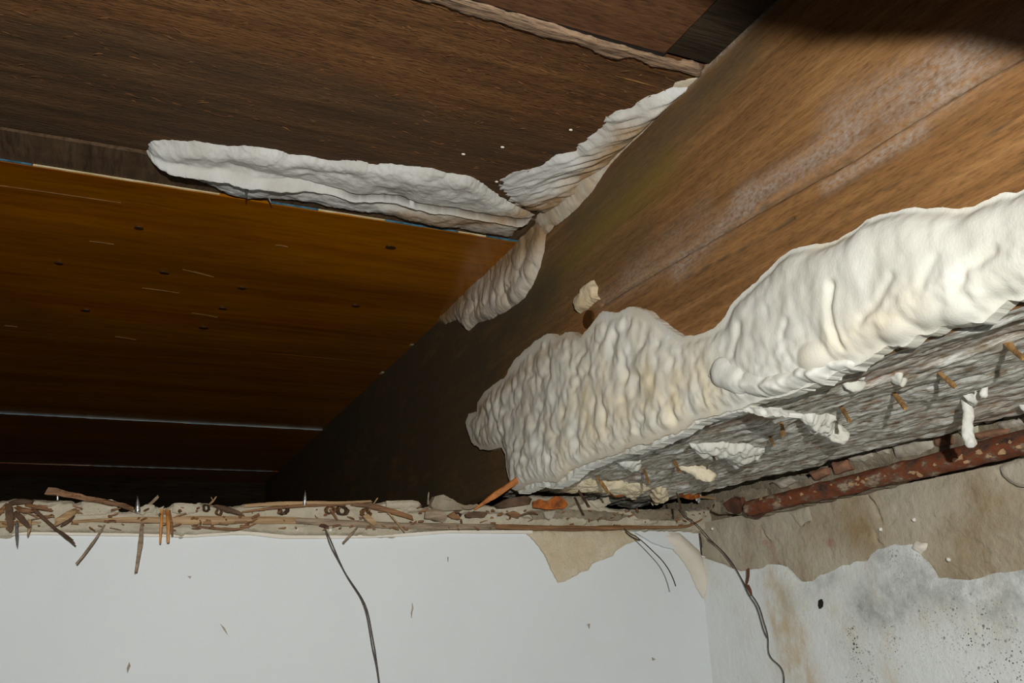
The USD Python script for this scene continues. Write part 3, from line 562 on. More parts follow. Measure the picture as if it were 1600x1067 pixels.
def big_mask(A, Bq, d):
    S = lambda px, w: stroke(A, Bq, px, 'face', w)
    wn = np.clip((A - .40) / .12, 0, 1)
    cream = .75 * S([(960, 640), (1040, 610), (1110, 610)], .03) + .7 * S([(900, 690), (960, 620)], .03) + .5 * S([(1300, 560), (1450, 490)], .012) + .35 * wn + .6 * S([(1290, 385), (1330, 372)], .008) + .4 * S([(1500, 328), (1560, 312)], .006)
    tan = .45 * S([(760, 640), (850, 560), (910, 522)], .008) + .35 * S([(760, 640), (770, 690)], .02) + .15 * S([(830, 620)], .05) + .3 * np.exp(-d / .004) * np.clip((A - .42) / .1, 0, 1)
    return cream, tan, 0 * A
mesh, mk = hf(big, 'face', .0012, big_h, rag=.0016, rag_scale=.008, mask=big_mask, drop=.012)
fb = thing('fungus_mat', (B, .5, BZ), 'large thick white fungus mat with bulging lobes along the lower edge of the beam', 'fungus')
obj('mat', mesh, 'fungus_white', fb, mask=mk)
def blob(cs, seed, res=.0028, nz=.0016, sc_=.008, it=2):
    """rounded lobe: hull of spheres, refined and roughened"""
    import manifold3d as mf
    sph = [mf.Manifold.sphere(r, 20).translate(tuple(map(float, p))) for p, r in cs]
    parts = [mf.Manifold.batch_hull([a, b]) for a, b in zip(sph[:-1], sph[1:])] or sph
    m = mf.Manifold.batch_boolean(parts, mf.OpType.Add).refine_to_length(res).to_mesh()
    tm = trimesh.Trimesh(m.vert_properties[:, :3], m.tri_verts); trimesh.smoothing.filter_taubin(tm, iterations=it * 4)
    v = np.array(tm.vertices); n = np.array(tm.vertex_normals)
    v = v + n * (nz * (fbm(v / sc_, 4, seed) - .45) * 2)[:, None]
    return v, np.array(tm.faces)
def lobes(px_r, base_off=.006, seed=0, **k):
    """lobe through points (u, v, radius, offset before the beam's side face)"""
    return blob([(hit(u, v_, 0, B - o), r) for u, v_, r, o in px_r], seed, **k)
top_l = ab([(1110, 560), (1160, 556), (1210, 556), (1260, 545), (1310, 535), (1370, 540)], 'face'); top_l = top_l[np.argsort(top_l[:, 0])]
def main_lobe(d, A, Bq):
    f = np.clip((np.interp(A, top_l[:, 0], top_l[:, 1]) - Bq) / .022, 0, 1); f = f * f * (3 - 2 * f)
    h = .003 + .0145 * f * np.sqrt(np.clip(1 - (1 - np.minimum(d / .007, 1)) ** 2, 0, 1)) + .0035 * f * (n2(A, Bq, .011, .009, 3, 115) - .5) * 2
    e = 1 - (seg_dist(A, Bq, ab([(1150, 585), (1176, 595)], 'face')) / (.0120 + .006 * (n2(A, Bq, .014, .012, 2, 117) - .5))) ** 2
    h = np.where(e > 0, np.maximum(h, .008 + .0105 * np.sqrt(np.maximum(e, 0)) + .002 * (n2(A, Bq, .01, .008, 2, 118) - .5)), h)
    e = 1 - (seg_dist(A, Bq, ab([(1196, 598), (1212, 600)], 'face')) / .0095) ** 2; h = np.where(e > 0, np.maximum(h, .009 + .008 * np.sqrt(np.maximum(e, 0))), h)
    return gaussian_filter(h, .7)
m, _ = hf([(1122, 586), (1124, 573), (1134, 564), (1160, 552), (1210, 548), (1260, 538), (1310, 530), (1345, 552), (1357, 572), (1345, 580), (1330, 581), (1313, 585), (1296, 601), (1273, 604), (1252, 613), (1240, 617), (1222, 618), (1205, 624), (1190, 619), (1178, 620), (1161, 613), (1146, 611), (1130, 600)], 'face', .0010, main_lobe, rag=.0022, rag_scale=.005, sink=9, drop=.004)
obj('lobe', m, 'fungus_white', fb, 'rounded lobe hanging over the arris', mask=np.zeros((len(m[0]), 3)))
rim = [(1100, 648), (1150, 633), (1200, 638), (1246, 646), (1240, 653), (1208, 652), (1181, 647), (1161, 643), (1127, 653), (1094, 664), (1066, 682), (1030, 697), (980, 711), (940, 724), (912, 736), (896, 752), (870, 764), (850, 760), (832, 766), (818, 772), (810, 762), (880, 738), (940, 710), (1000, 686), (1060, 664)]
m, _ = hf(rim, 'face', .0011, lambda d, A, Bq: .0045 + .006 * (fbm(np.stack([A / .008, Bq / .006, 0 * A], -1), 4, 132) - .5) * np.minimum(d / .002, 1), rag=.0016, rag_scale=.005, sink=9, drop=.006)
obj('rim', m, 'fungus_white', fb, 'crumbly white rim of the mat at the arris', mask=np.zeros((len(m[0]), 3)))

# left wing along the groove between rough board and strip
wing = [(230, 238), (233, 221), (260, 219), (304, 221), (324, 224), (354, 229), (381, 227), (412, 229), (435, 233), (452, 241), (483, 242), (513, 250), (540, 250), (564, 251), (587, 258), (608, 256), (648, 260), (675, 261), (699, 270), (729, 272), (746, 280), (763, 294), (778, 303), (800, 318), (826, 330), (836, 336), (816, 348), (800, 366), (712, 352), (611, 331), (530, 318), (470, 310), (422, 303), (388, 303), (354, 295), (304, 273), (270, 260)]
def wing_h(d, A, Bq):
    thin = 1 - np.exp(-d / .005)
    g = Bq - .7152 + .0016 * (n2(A, 0 * A, .012, 1, 3, 124) - .5) * 2
    x0, x1 = X(380, 270), X(560, 300)
    left = np.clip((x1 - A) / (x1 - x0), 0, 1)
    rdg = (.009 * left + .004 * (1 - left)) * np.exp(-((g - .001) / .003) ** 2)
    grv = -.011 * (1 - left) * np.exp(-((g + .002) / .0014) ** 2)
    return thin * (.004 + .002 * (g > 0) + .006 * gaussian_filter(lumps(A, Bq, .045, .022, 121, .8, .8, .3, .7), 2) + .0016 * (fbm(np.stack([A / .010, Bq / .008, 0 * A], -1), 3, 122) - .5) * 2) + rdg * thin + grv
def wing_mask(A, Bq, d):
    S = lambda px, w: stroke(A, Bq, px, 'ceil', w)
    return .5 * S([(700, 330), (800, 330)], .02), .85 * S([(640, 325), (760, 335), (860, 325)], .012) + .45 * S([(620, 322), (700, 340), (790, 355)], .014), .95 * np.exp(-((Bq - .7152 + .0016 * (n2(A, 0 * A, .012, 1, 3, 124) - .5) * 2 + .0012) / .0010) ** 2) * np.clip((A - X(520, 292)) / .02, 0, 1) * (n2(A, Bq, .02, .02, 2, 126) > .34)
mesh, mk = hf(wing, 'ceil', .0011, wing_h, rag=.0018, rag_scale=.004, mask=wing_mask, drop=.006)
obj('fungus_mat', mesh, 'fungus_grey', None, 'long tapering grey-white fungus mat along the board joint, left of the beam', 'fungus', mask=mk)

# corner wing up the inner corner of ceiling and beam
cw = thing('fungus_mat', (B, .6, H - .02), 'feathery pale fungus wing climbing the inner corner of ceiling and beam', 'fungus')
fan = [(1088, 126), (1070, 130), (1036, 142), (1009, 152), (982, 169), (959, 174), (945, 186), (938, 199), (915, 216), (894, 236), (867, 243), (834, 263), (800, 270), (783, 280), (781, 290), (793, 304), (800, 317), (820, 326), (850, 330), (900, 305), (960, 245), (1040, 165), (1085, 128)]
dv = ab([(800, 300), (945, 245)], 'ceil'); dv = (dv[1] - dv[0]) / np.linalg.norm(dv[1] - dv[0])
def fib(A, Bq, along, across, octv, seed):
    return fbm(np.stack([(A * dv[0] + Bq * dv[1]) / along, (-A * dv[1] + Bq * dv[0]) / across, 0 * A + seed], -1), octv, seed)
def fan_h(d, A, Bq):
    near = np.exp(-np.maximum(B - A, 0) / .022)
    st = fib(A, Bq, .03, .0035, 4, 131) - .5
    return (1 - np.exp(-d / .008)) * (.0035 + .013 * near + .0042 * st * 2 + .004 * (fib(A, Bq, .04, .016, 2, 133) - .5) * 2)
def fan_mask(A, Bq, d):
    S = lambda px, w: stroke(A, Bq, px, 'ceil', w)
    return .4 * S([(860, 300), (940, 250), (1030, 170)], .015), 1.2 * S([(830, 318), (890, 300), (930, 255), (985, 200)], .016) + .8 * S([(960, 225), (1050, 160)], .008), 0 * A
fan_ab = ab(fan, 'ceil'); fr = []
for p, q in zip(fan_ab, np.roll(fan_ab, -1, 0)):           # feathery fringe along the strands
    n_ = max(2, int(np.linalg.norm(q - p) / .0012))
    for t_ in np.linspace(0, 1, n_, endpoint=False):
        c_ = p + (q - p) * t_; fr.append(c_ - dv * .018 * (float(fib(np.array([[c_[0]]]), np.array([[c_[1]]]), .02, .0016, 3, 136)[0, 0]) - .5) * (c_[0] < B - .008))
mesh, mk = hf(np.array(fr), 'ceil', .0011, fan_h, raw=True, smooth=.6, mask=fan_mask, drop=.006)
obj('ceiling_sheet', mesh, 'fungus_grey', cw, mask=mk)
edge = [(1092, 120), (1070, 140), (1036, 174), (1009, 202), (982, 229), (959, 250), (942, 273), (925, 300), (901, 327), (874, 350), (850, 360), (835, 350), (880, 300), (940, 240), (1000, 180), (1060, 128)]
def edge_h(d, A, Bq):
    return (1 - np.exp(-d / .004)) * (.004 + .0022 * lumps(A, Bq, .03, .02, 141) + .002 * (n2(A, Bq, .004, .02, 3, 142) - .5) + .008 * np.exp(-(H - Bq) / .012))
mesh, mk = hf(edge, 'face', .0012, edge_h, rag=.0012, rag_scale=.008, drop=.006, mask=lambda A, Bq, d: (.7 + 0 * A, .35 + .4 * n2(A, Bq, .03, .03, 2, 143), 0 * A))
obj('beam_sheet', mesh, 'fungus_white', cw, mask=mk)

# hanging mat under the corner
hang = [(872, 344), (862, 360), (854, 367), (851, 394), (844, 417), (830, 451), (817, 468), (797, 483), (766, 499), (746, 505), (732, 517), (722, 509), (714, 499), (695, 507), (684, 503), (689, 490), (712, 463), (727, 445), (727, 432), (746, 424), (762, 420), (764, 402), (790, 376), (815, 350), (850, 325)]
def hang_h(d, A, Bq):
    up = np.clip((Bq - (H - .06)) / .05, 0, 1)
    return (1 - np.exp(-d / .006)) * (.004 + (.0065 * lumps(A, Bq, .017, .017, 151, .75, .95, .4) + .004 * lumps(A, Bq, .03, .04, 153)) * (1 - .75 * up) + .003 * (n2(A, Bq, .008, .03, 3, 152) - .5))
def hang_mask(A, Bq, d):
    S = lambda px, w: stroke(A, Bq, px, 'face', w)
    return .6 + 0 * A, .9 * S([(780, 395), (850, 345)], .03) + .7 * S([(690, 495), (740, 440)], .03) + .35, 0 * A
mesh, mk = hf(hang, 'face', .0012, hang_h, rag=.0014, rag_scale=.008, mask=hang_mask, drop=.006)
obj('fungus_mat', mesh, 'fungus_grey', None, 'beige rippled fungus mat hanging on the upper beam beside the orange boards', 'fungus', mask=mk)

# small isolated patch and crumbs along the beam's top edge
patch = [(900, 475), (905, 461), (915, 448), (928, 437), (935, 448), (934, 458), (938, 468), (928, 474), (918, 484), (906, 490)]
mesh, mk = hf(patch, 'face', .0009, lambda d, A, Bq: (1 - np.exp(-d / .002)) * (.004 + .005 * lumps(A, Bq, .012, .012, 161)), rag=.0012, rag_scale=.005, drop=.004, mask=lambda A, Bq, d: (.6 + 0 * A, .45 + 0 * A, 0 * A))
obj('fungus_patch', mesh, 'fungus_cream', None, 'small isolated cream fungus patch above the dark peg on the beam', 'fungus', mask=mk)
for k, (px, lb) in enumerate((([(640, 538), (652, 524), (650, 534), (644, 542)], 'tiny beige fungus crumb on the beam top edge nearest the hanging mat'), ([(595, 580), (600, 564), (612, 564), (600, 582), (582, 596)], 'tiny beige fungus crumb midway down the beam top edge'), ([(538, 630), (548, 612), (560, 606), (545, 628)], 'tiny beige fungus crumb farthest along the beam top edge'))):
    mesh, mk = hf(px, 'face', .0022, lambda d, A, Bq: .003 + .004 * (n2(A, Bq, .01, .01, 2, 5)), rag=.002, rag_scale=.008, drop=.006, mask=lambda A, Bq, d: (.5 + 0 * A, .6 + 0 * A, 0 * A))
    obj('fungus_crumb', mesh, 'fungus_cream', None, lb, 'fungus', 'crumbs on the beam top edge', mask=mk)

# tufts and flaps hanging from the beam's underside
def flap(px, seed, t=.004, mt='fungus_white', hang_=.003, label='', cream=0.0, tanv=0.0):
    mesh, _ = hf(px, 'under', .0011, lambda d, A, Bq: (1 - np.exp(-d / .004)) * (hang_ * .6 + .0105 * tilt_(A) + t * .7 * lumps(A, Bq, .008, .008, seed) + .0035 * (fbm(np.stack([A / .004, Bq / .004, 0 * A], -1), 3, seed) - .4)), rag=.0055, rag_scale=.008, sink=9, drop=.004, seed=seed)
    obj('fungus_tuft', mesh, mt, None, label, 'fungus', mask=np.tile([cream, tanv, 0.0], (len(mesh[0]), 1)))
def tilt_(A): return np.clip((A - B) / (BX2 - B), 0, 1)
flap([(1064, 689), (1100, 686), (1150, 684), (1196, 690), (1192, 697), (1174, 700), (1164, 706), (1150, 709), (1140, 716), (1134, 706), (1120, 697), (1112, 701), (1102, 700), (1090, 696)], 171, .008, hang_=.008, label='white pointed fungus tuft under the beam, left of the brown stub')
flap([(962, 716), (976, 716), (1000, 716), (1002, 722), (990, 728), (972, 724)], 172, .005, hang_=.005, label='small white fungus flap under the beam nearest the mat lower corner')
flap([(880, 752), (920, 744), (960, 748), (1010, 746), (1020, 752), (1000, 760), (998, 774), (985, 772), (970, 762), (940, 758), (900, 760), (870, 762)], 173, .004, mt='fungus_cream', hang_=.005, label='ragged cream fungus film above the dark crevice, left end of the beam underside')
flap([(1024, 750), (1044, 752), (1048, 762), (1030, 770), (1016, 772), (1012, 762)], 175, .006, mt='fungus_cream', hang_=.008, label='pale fungus scrap over the dark crevice, right of the ragged film')
flap([(1080, 760), (1092, 764), (1097, 774), (1088, 772)], 176, .004, hang_=.008, label='tiny white fungus scrap on the rusty leaf in the crevice')
flap([(1246, 642), (1270, 636), (1300, 646), (1304, 656), (1290, 666), (1270, 660), (1250, 652)], 177, .007, hang_=.010, label='broad white fungus flap under the beam, with a ragged clump at its right end')
flap([(1390, 586), (1410, 578), (1420, 584), (1400, 594)], 178, .005, hang_=.006, label='white fungus knob above the second splinter, mid beam underside')
flap([(1500, 604), (1520, 596), (1536, 600), (1522, 612), (1506, 612)], 179, .006, hang_=.007, label='white fungus web at the top of the white strand')
flap([(1582, 618), (1600, 612), (1620, 620), (1604, 634)], 180, .006, hang_=.007, label='white fungus scrap at the right edge of the photo under the beam')
flap([(1316, 600), (1350, 592), (1356, 598), (1330, 606)], 181, .004, hang_=.004, label='thin white fungus film below the mat, right of the lowest lobe')
def hang_pt(u, v_, dz_from):   # a point at the depth of the underside above it
    p0 = hit(*dz_from, 2, BZ); dpt = np.linalg.norm(p0[:2]); d = ray(u, v_); return CAM + d * (dpt / np.linalg.norm(d[:2]))
m = blob([(hang_pt(u, v_, (1070, 722)), r) for u, v_, r in ((1060, 724, .004), (1076, 729, .006), (1092, 736, .0065), (1108, 745, .0055))], 174, .0016, .003, .005)
obj('fungus_tuft', m, 'fungus_cream', None, 'thick cream fungus tongue under the beam beside the dark crevice', 'fungus', mask=np.tile([.3, 0, 0], (len(m[0]), 1)))
m = blob([(hang_pt(1290, 660, (1288, 658)), .006), (hang_pt(1302, 672, (1290, 660)), .0075), (hang_pt(1314, 680, (1290, 660)), .006), (hang_pt(1306, 684, (1290, 660)), .004)], 185, .0018, .003, .004)
obj('fungus_tuft', m, 'fungus_white', None, 'crumbly white fungus clump hanging below the broad flap', 'fungus', mask=np.tile([.15, 0, 0], (len(m[0]), 1)))
m = blob([(hang_pt(1512, 612, (1512, 610)), .0035), (hang_pt(1510, 628, (1512, 610)), .0028), (hang_pt(1513, 650, (1512, 610)), .0035), (hang_pt(1511, 674, (1512, 610)), .0028), (hang_pt(1516, 690, (1512, 610)), .004)], 186, .0015, .0016, .004)
obj('fungus_strand', m, 'fungus_white', None, 'white fungus strand hanging from the beam down towards the rusty pipe', 'fungus', mask=np.zeros((len(m[0]), 3)))
m = blob([(hang_pt(1535, 590, (1535, 590)), .002), (hang_pt(1538, 603, (1535, 590)), .0018), (hang_pt(1538, 616, (1535, 590)), .0022)], 187, .0015, .001, .004)
obj('fungus_strand', m, 'fungus_white', None, 'short thin white fungus strand right of the long strand', 'fungus', mask=np.zeros((len(m[0]), 3)))

# ================================================================== PIPE
pp = thing('rusty_pipe', (.6, .3, CZ + .1), 'rusty iron pipe along the top of the right wall, paint flaking off', 'pipe')
n, sides = 420, 28
yy = np.linspace(-.2, .705, n); ang = np.arange(sides) * 2 * np.pi / sides
YY, AA = np.meshgrid(yy, ang, indexing='ij')
zc = CZ + .1078 - .022 * (YY - .396)
rr = .0090 - .004 * np.clip(YY - .3, 0, .5) + .0012 * (fbm(np.stack([YY / .012, np.cos(AA) * 1.2, np.sin(AA) * 1.2], -1), 4, 201) - .5) * 2 + .0007 * (noise(np.stack([YY / .03, np.cos(AA), np.sin(AA)], -1), 202) > .6)
v = np.stack([.600 + rr * np.cos(AA), YY, zc + rr * np.sin(AA)], -1).reshape(-1, 3)
i, j = np.meshgrid(np.arange(n - 1), np.arange(sides), indexing='ij')
q = np.stack([i * sides + j, i * sides + (j + 1) % sides, (i + 1) * sides + (j + 1) % sides, (i + 1) * sides + j], -1).reshape(-1, 4)
f = np.vstack([q[:, [0, 1, 2]], q[:, [0, 2, 3]]]); r_ = np.arange(sides)
cv = np.array([[.600, .712, CZ + .1012]]); v = np.vstack([v, cv]); f = np.vstack([f, np.stack([np.full(sides, len(v) - 1), (n - 1) * sides + r_, (n - 1) * sides + (r_ + 1) % sides], 1)])
if np.einsum('ij,ij->', np.cross(v[f[:, 1]] - v[f[:, 0]], v[f[:, 2]] - v[f[:, 0]]), v[f].mean(1) - [.6, .25, CZ + .108]) < 0: f = f[:, ::-1]
obj('tube', (v, f), 'rust', pp, smooth=True)
rng = np.random.default_rng(5)
sp = [(1562, 706), (1540, 712), (1498, 714), (1490, 718), (1505, 722), (1422, 738), (1430, 741), (1346, 752), (1352, 748), (1336, 757), (1296, 757), (1232, 778), (1184, 780), (1576, 690), (1590, 698), (1458, 726), (1380, 744), (1270, 768), (1250, 772), (1210, 786), (1556, 694), (1528, 706), (1338, 748), (1326, 756)]
for k, (u, v_) in enumerate(sp):
    p = hit(u, v_, 0, .5895); t = np.linspace(0, 2 * np.pi, 9)[:-1]; s_ = .0012 + .0017 * rng.random()
    poly = np.stack([p[1] + s_ * (1 + .9 * rng.random()) * np.cos(t) * (.3 + .9 * rng.random(8)), p[2] + s_ * np.sin(t) * (.3 + .9 * rng.random(8))], 1)
    rp = .0090 - .004 * np.clip(p[1] - .3, 0, .5); dz = np.clip((p[2] - CZ - .1078 + .022 * (p[1] - .396)) / rp, -.9, .9)
    m = slab(poly, 'right', R - .600 + rp * 1.03 * math.sqrt(1 - dz * dz), .0012, .0005, k, raw=True, tilt=(0, -dz * .8))
    obj('paint_flake', m, 'rust_flake', pp, smooth=30)
cu = thing('rust_curl', W3(1185, 800, .05), 'curled rusty strip hanging under the broken left end of the pipe', 'scrap metal')
obj('strip', stick([hit(u, v_, 0, .604) for u, v_ in ((1160, 778), (1163, 794), (1172, 803), (1184, 807), (1194, 802), (1198, 795))], .0045, .4, .7, 9), 'rust_dark', cu, smooth=40)
obj('flake', slab([(1135, 786), (1150, 776), (1162, 782), (1164, 796), (1152, 803), (1140, 798)], 'right', .012, .006, .003, 4), 'rust_dark', cu, smooth=40)

# ================================================================== PLASTER LEDGE WITH REEDS
led = [(-60, 785), (0, 782), (20, 780), (52, 781), (112, 783), (118, 787), (130, 783), (183, 784), (186, 800), (200, 800), (212, 797), (228, 789), (242, 790), (250, 794), (260, 793), (268, 787), (320, 786), (350, 792), (375, 789), (420, 786), (478, 785), (520, 784), (590, 786), (600, 783), (646, 783), (654, 788), (652, 792), (662, 794), (672, 790), (690, 788), (720, 790), (745, 788), (775, 790), (800, 782), (830, 774), (870, 776), (905, 774), (930, 788), (960, 795), (1010, 796), (1060, 797), (1098, 794), (1130, 800), (1130, 850), (1098, 834), (1060, 830), (980, 830), (900, 829), (820, 830), (760, 829), (700, 830), (660, 831), (640, 834), (612, 840), (590, 840), (560, 837), (500, 838), (440, 838), (400, 834), (372, 832), (360, 832), (330, 838), (290, 838), (282, 842), (272, 838), (200, 835), (100, 833), (30, 834), (8, 842), (-60, 838)]
def led_h(d, A, Bq):
    z = (Bq - CZ - .085) / .03
    return np.minimum(d / .0025, 1) * (.0045 + .004 * (n2(A, Bq, .03, .012, 4, 211) - .4) * 2 + .0022 * (n2(A, Bq, .006, .005, 3, 212) - .5) + .004 * (n2(A, Bq, .09, .02, 2, 213) > .52) * np.clip(z * 2, 0, 1))
m, _ = hf(led, 'back', .0014, led_h, rag=.0014, rag_scale=.006, sink=14, drop=.035)
lg = thing('plaster_edge', W3(500, 835, 0), 'broken beige plaster edge with reed stalks along the top of the white wall', 'plaster')
obj('plaster', m, 'plaster_ledge', lg, smooth=True)
for k, px in enumerate(([(-40, 832), (60, 832), (200, 834), (300, 836), (360, 832), (372, 830), (400, 832), (450, 837), (520, 837), (580, 838), (640, 833), (700, 829), (830, 829), (830, 834), (700, 833), (640, 838), (560, 841), (500, 842), (440, 842), (390, 836), (360, 836), (300, 840), (200, 838), (60, 836), (-40, 837)],)):
    m, _ = hf(px, 'back', .0014, lambda d, A, Bq: .003 + .0012 * n2(A, Bq, .02, .02, 2, 9), rag=.0, drop=.004, smooth=.5)
    obj('paint_rim', m, 'paint_peel', lg, 'curled white paint rim at the foot of the plaster', smooth=True)
m, _ = hf([(600, 784), (640, 783), (650, 785), (654, 790), (650, 795), (634, 796), (600, 796)], 'back', .0012, lambda d, A, Bq: .008 + .004 * (1 - np.exp(-d / .003)), drop=.02, sink=10)
obj('plaster_tongue', m, 'plaster_ledge', lg, 'rounded tongue of plaster', smooth=True)
for k, px in enumerate(([(128, 786), (150, 783), (183, 784), (184, 800), (150, 806), (120, 808)], [(205, 800), (228, 789), (243, 790), (240, 800), (222, 806)], [(244, 796), (256, 792), (252, 804), (242, 806)], [(270, 788), (312, 788), (318, 798), (290, 806), (268, 802)], [(820, 800), (880, 796), (940, 800), (980, 806), (960, 814), (880, 812), (830, 812)], [(980, 800), (1040, 796), (1090, 800), (1088, 812), (1000, 816)], [(916, 784), (946, 778), (950, 788), (930, 796)], [(840, 786), (870, 780), (905, 776), (908, 788), (880, 796), (850, 796)])):
    m, _ = hf(px, 'back', .0014, lambda d, A, Bq, k=k: .007 + .003 * (1 - np.exp(-d / .003)) + .002 * (n2(A, Bq, .01, .006, 3, k) - .5), rag=.0014, rag_scale=.006, sink=8, drop=.02)
    obj('plaster_lump', m, 'plaster_grey' if k in (4, 5, 7) else 'plaster_ledge', lg, smooth=True)
# exposed plaster where the paint tore off the wall
tri = [(818, 830), (828, 839), (840, 852), (848, 864), (854, 876), (861, 890), (867, 903), (872, 911), (881, 908), (891, 903), (905, 895), (918, 891), (924, 882), (932, 877), (946, 873), (957, 868), (962, 860), (969, 855), (984, 848), (999, 844), (992, 836), (979, 829), (900, 829)]
m, _ = hf(tri, 'back', .0012, lambda d, A, Bq: .002 + .001 * np.minimum(d / .002, 1) + .0012 * (n2(A, Bq, .006, .006, 4, 221) - .5), rag=.0009, rag_scale=.005, drop=.003)
obj('bare_plaster', m, 'plaster_pitted', wb, 'triangle of bare pitted beige plaster where paint tore away', smooth=True)
for k, px in enumerate(([(644, 942), (646, 950), (644, 958), (643, 966), (642, 958), (644, 950)], [(293, 900), (299, 900), (297, 904)], [(202, 1034), (204, 1040), (199, 1052), (198, 1044)], [(699, 870), (701, 870), (700, 878)], [(918, 975), (922, 974), (921, 982)], [(1019, 1027), (1024, 1030), (1020, 1032)], [(344, 974), (352, 982), (356, 992), (349, 983)])):
    obj('scuff', slab(px, 'back', .0022, .0012, .0002, k, .002), 'stone_pale', wb, smooth=30)
# loose paint at the inner corner
m, _ = hf([(1022, 832), (1060, 832), (1092, 862), (1104, 890), (1106, 915), (1098, 935), (1088, 920), (1078, 895), (1060, 868), (1036, 846)], 'back', .0014, lambda d, A, Bq: .002 + .008 * (1 - np.exp(-d / .006)) * (.5 + n2(A, Bq, .03, .06, 2, 231)), rag=.0008, drop=.003)
obj('peeling_paint', m, 'paint_peel', None, 'cream flap of paint peeling at the inner wall corner', 'paint', smooth=True)
m, _ = hf([(990, 832), (1040, 832), (1060, 848), (1094, 868), (1110, 876), (1100, 880), (1060, 862), (1020, 850)], 'back', .0014, lambda d, A, Bq: .0025 + .003 * n2(A, Bq, .03, .02, 2, 232), rag=.0008, drop=.003)
obj('peeling_paint', m, 'paint_white', None, 'white torn paint edge under the right end of the reed', 'paint', smooth=True)

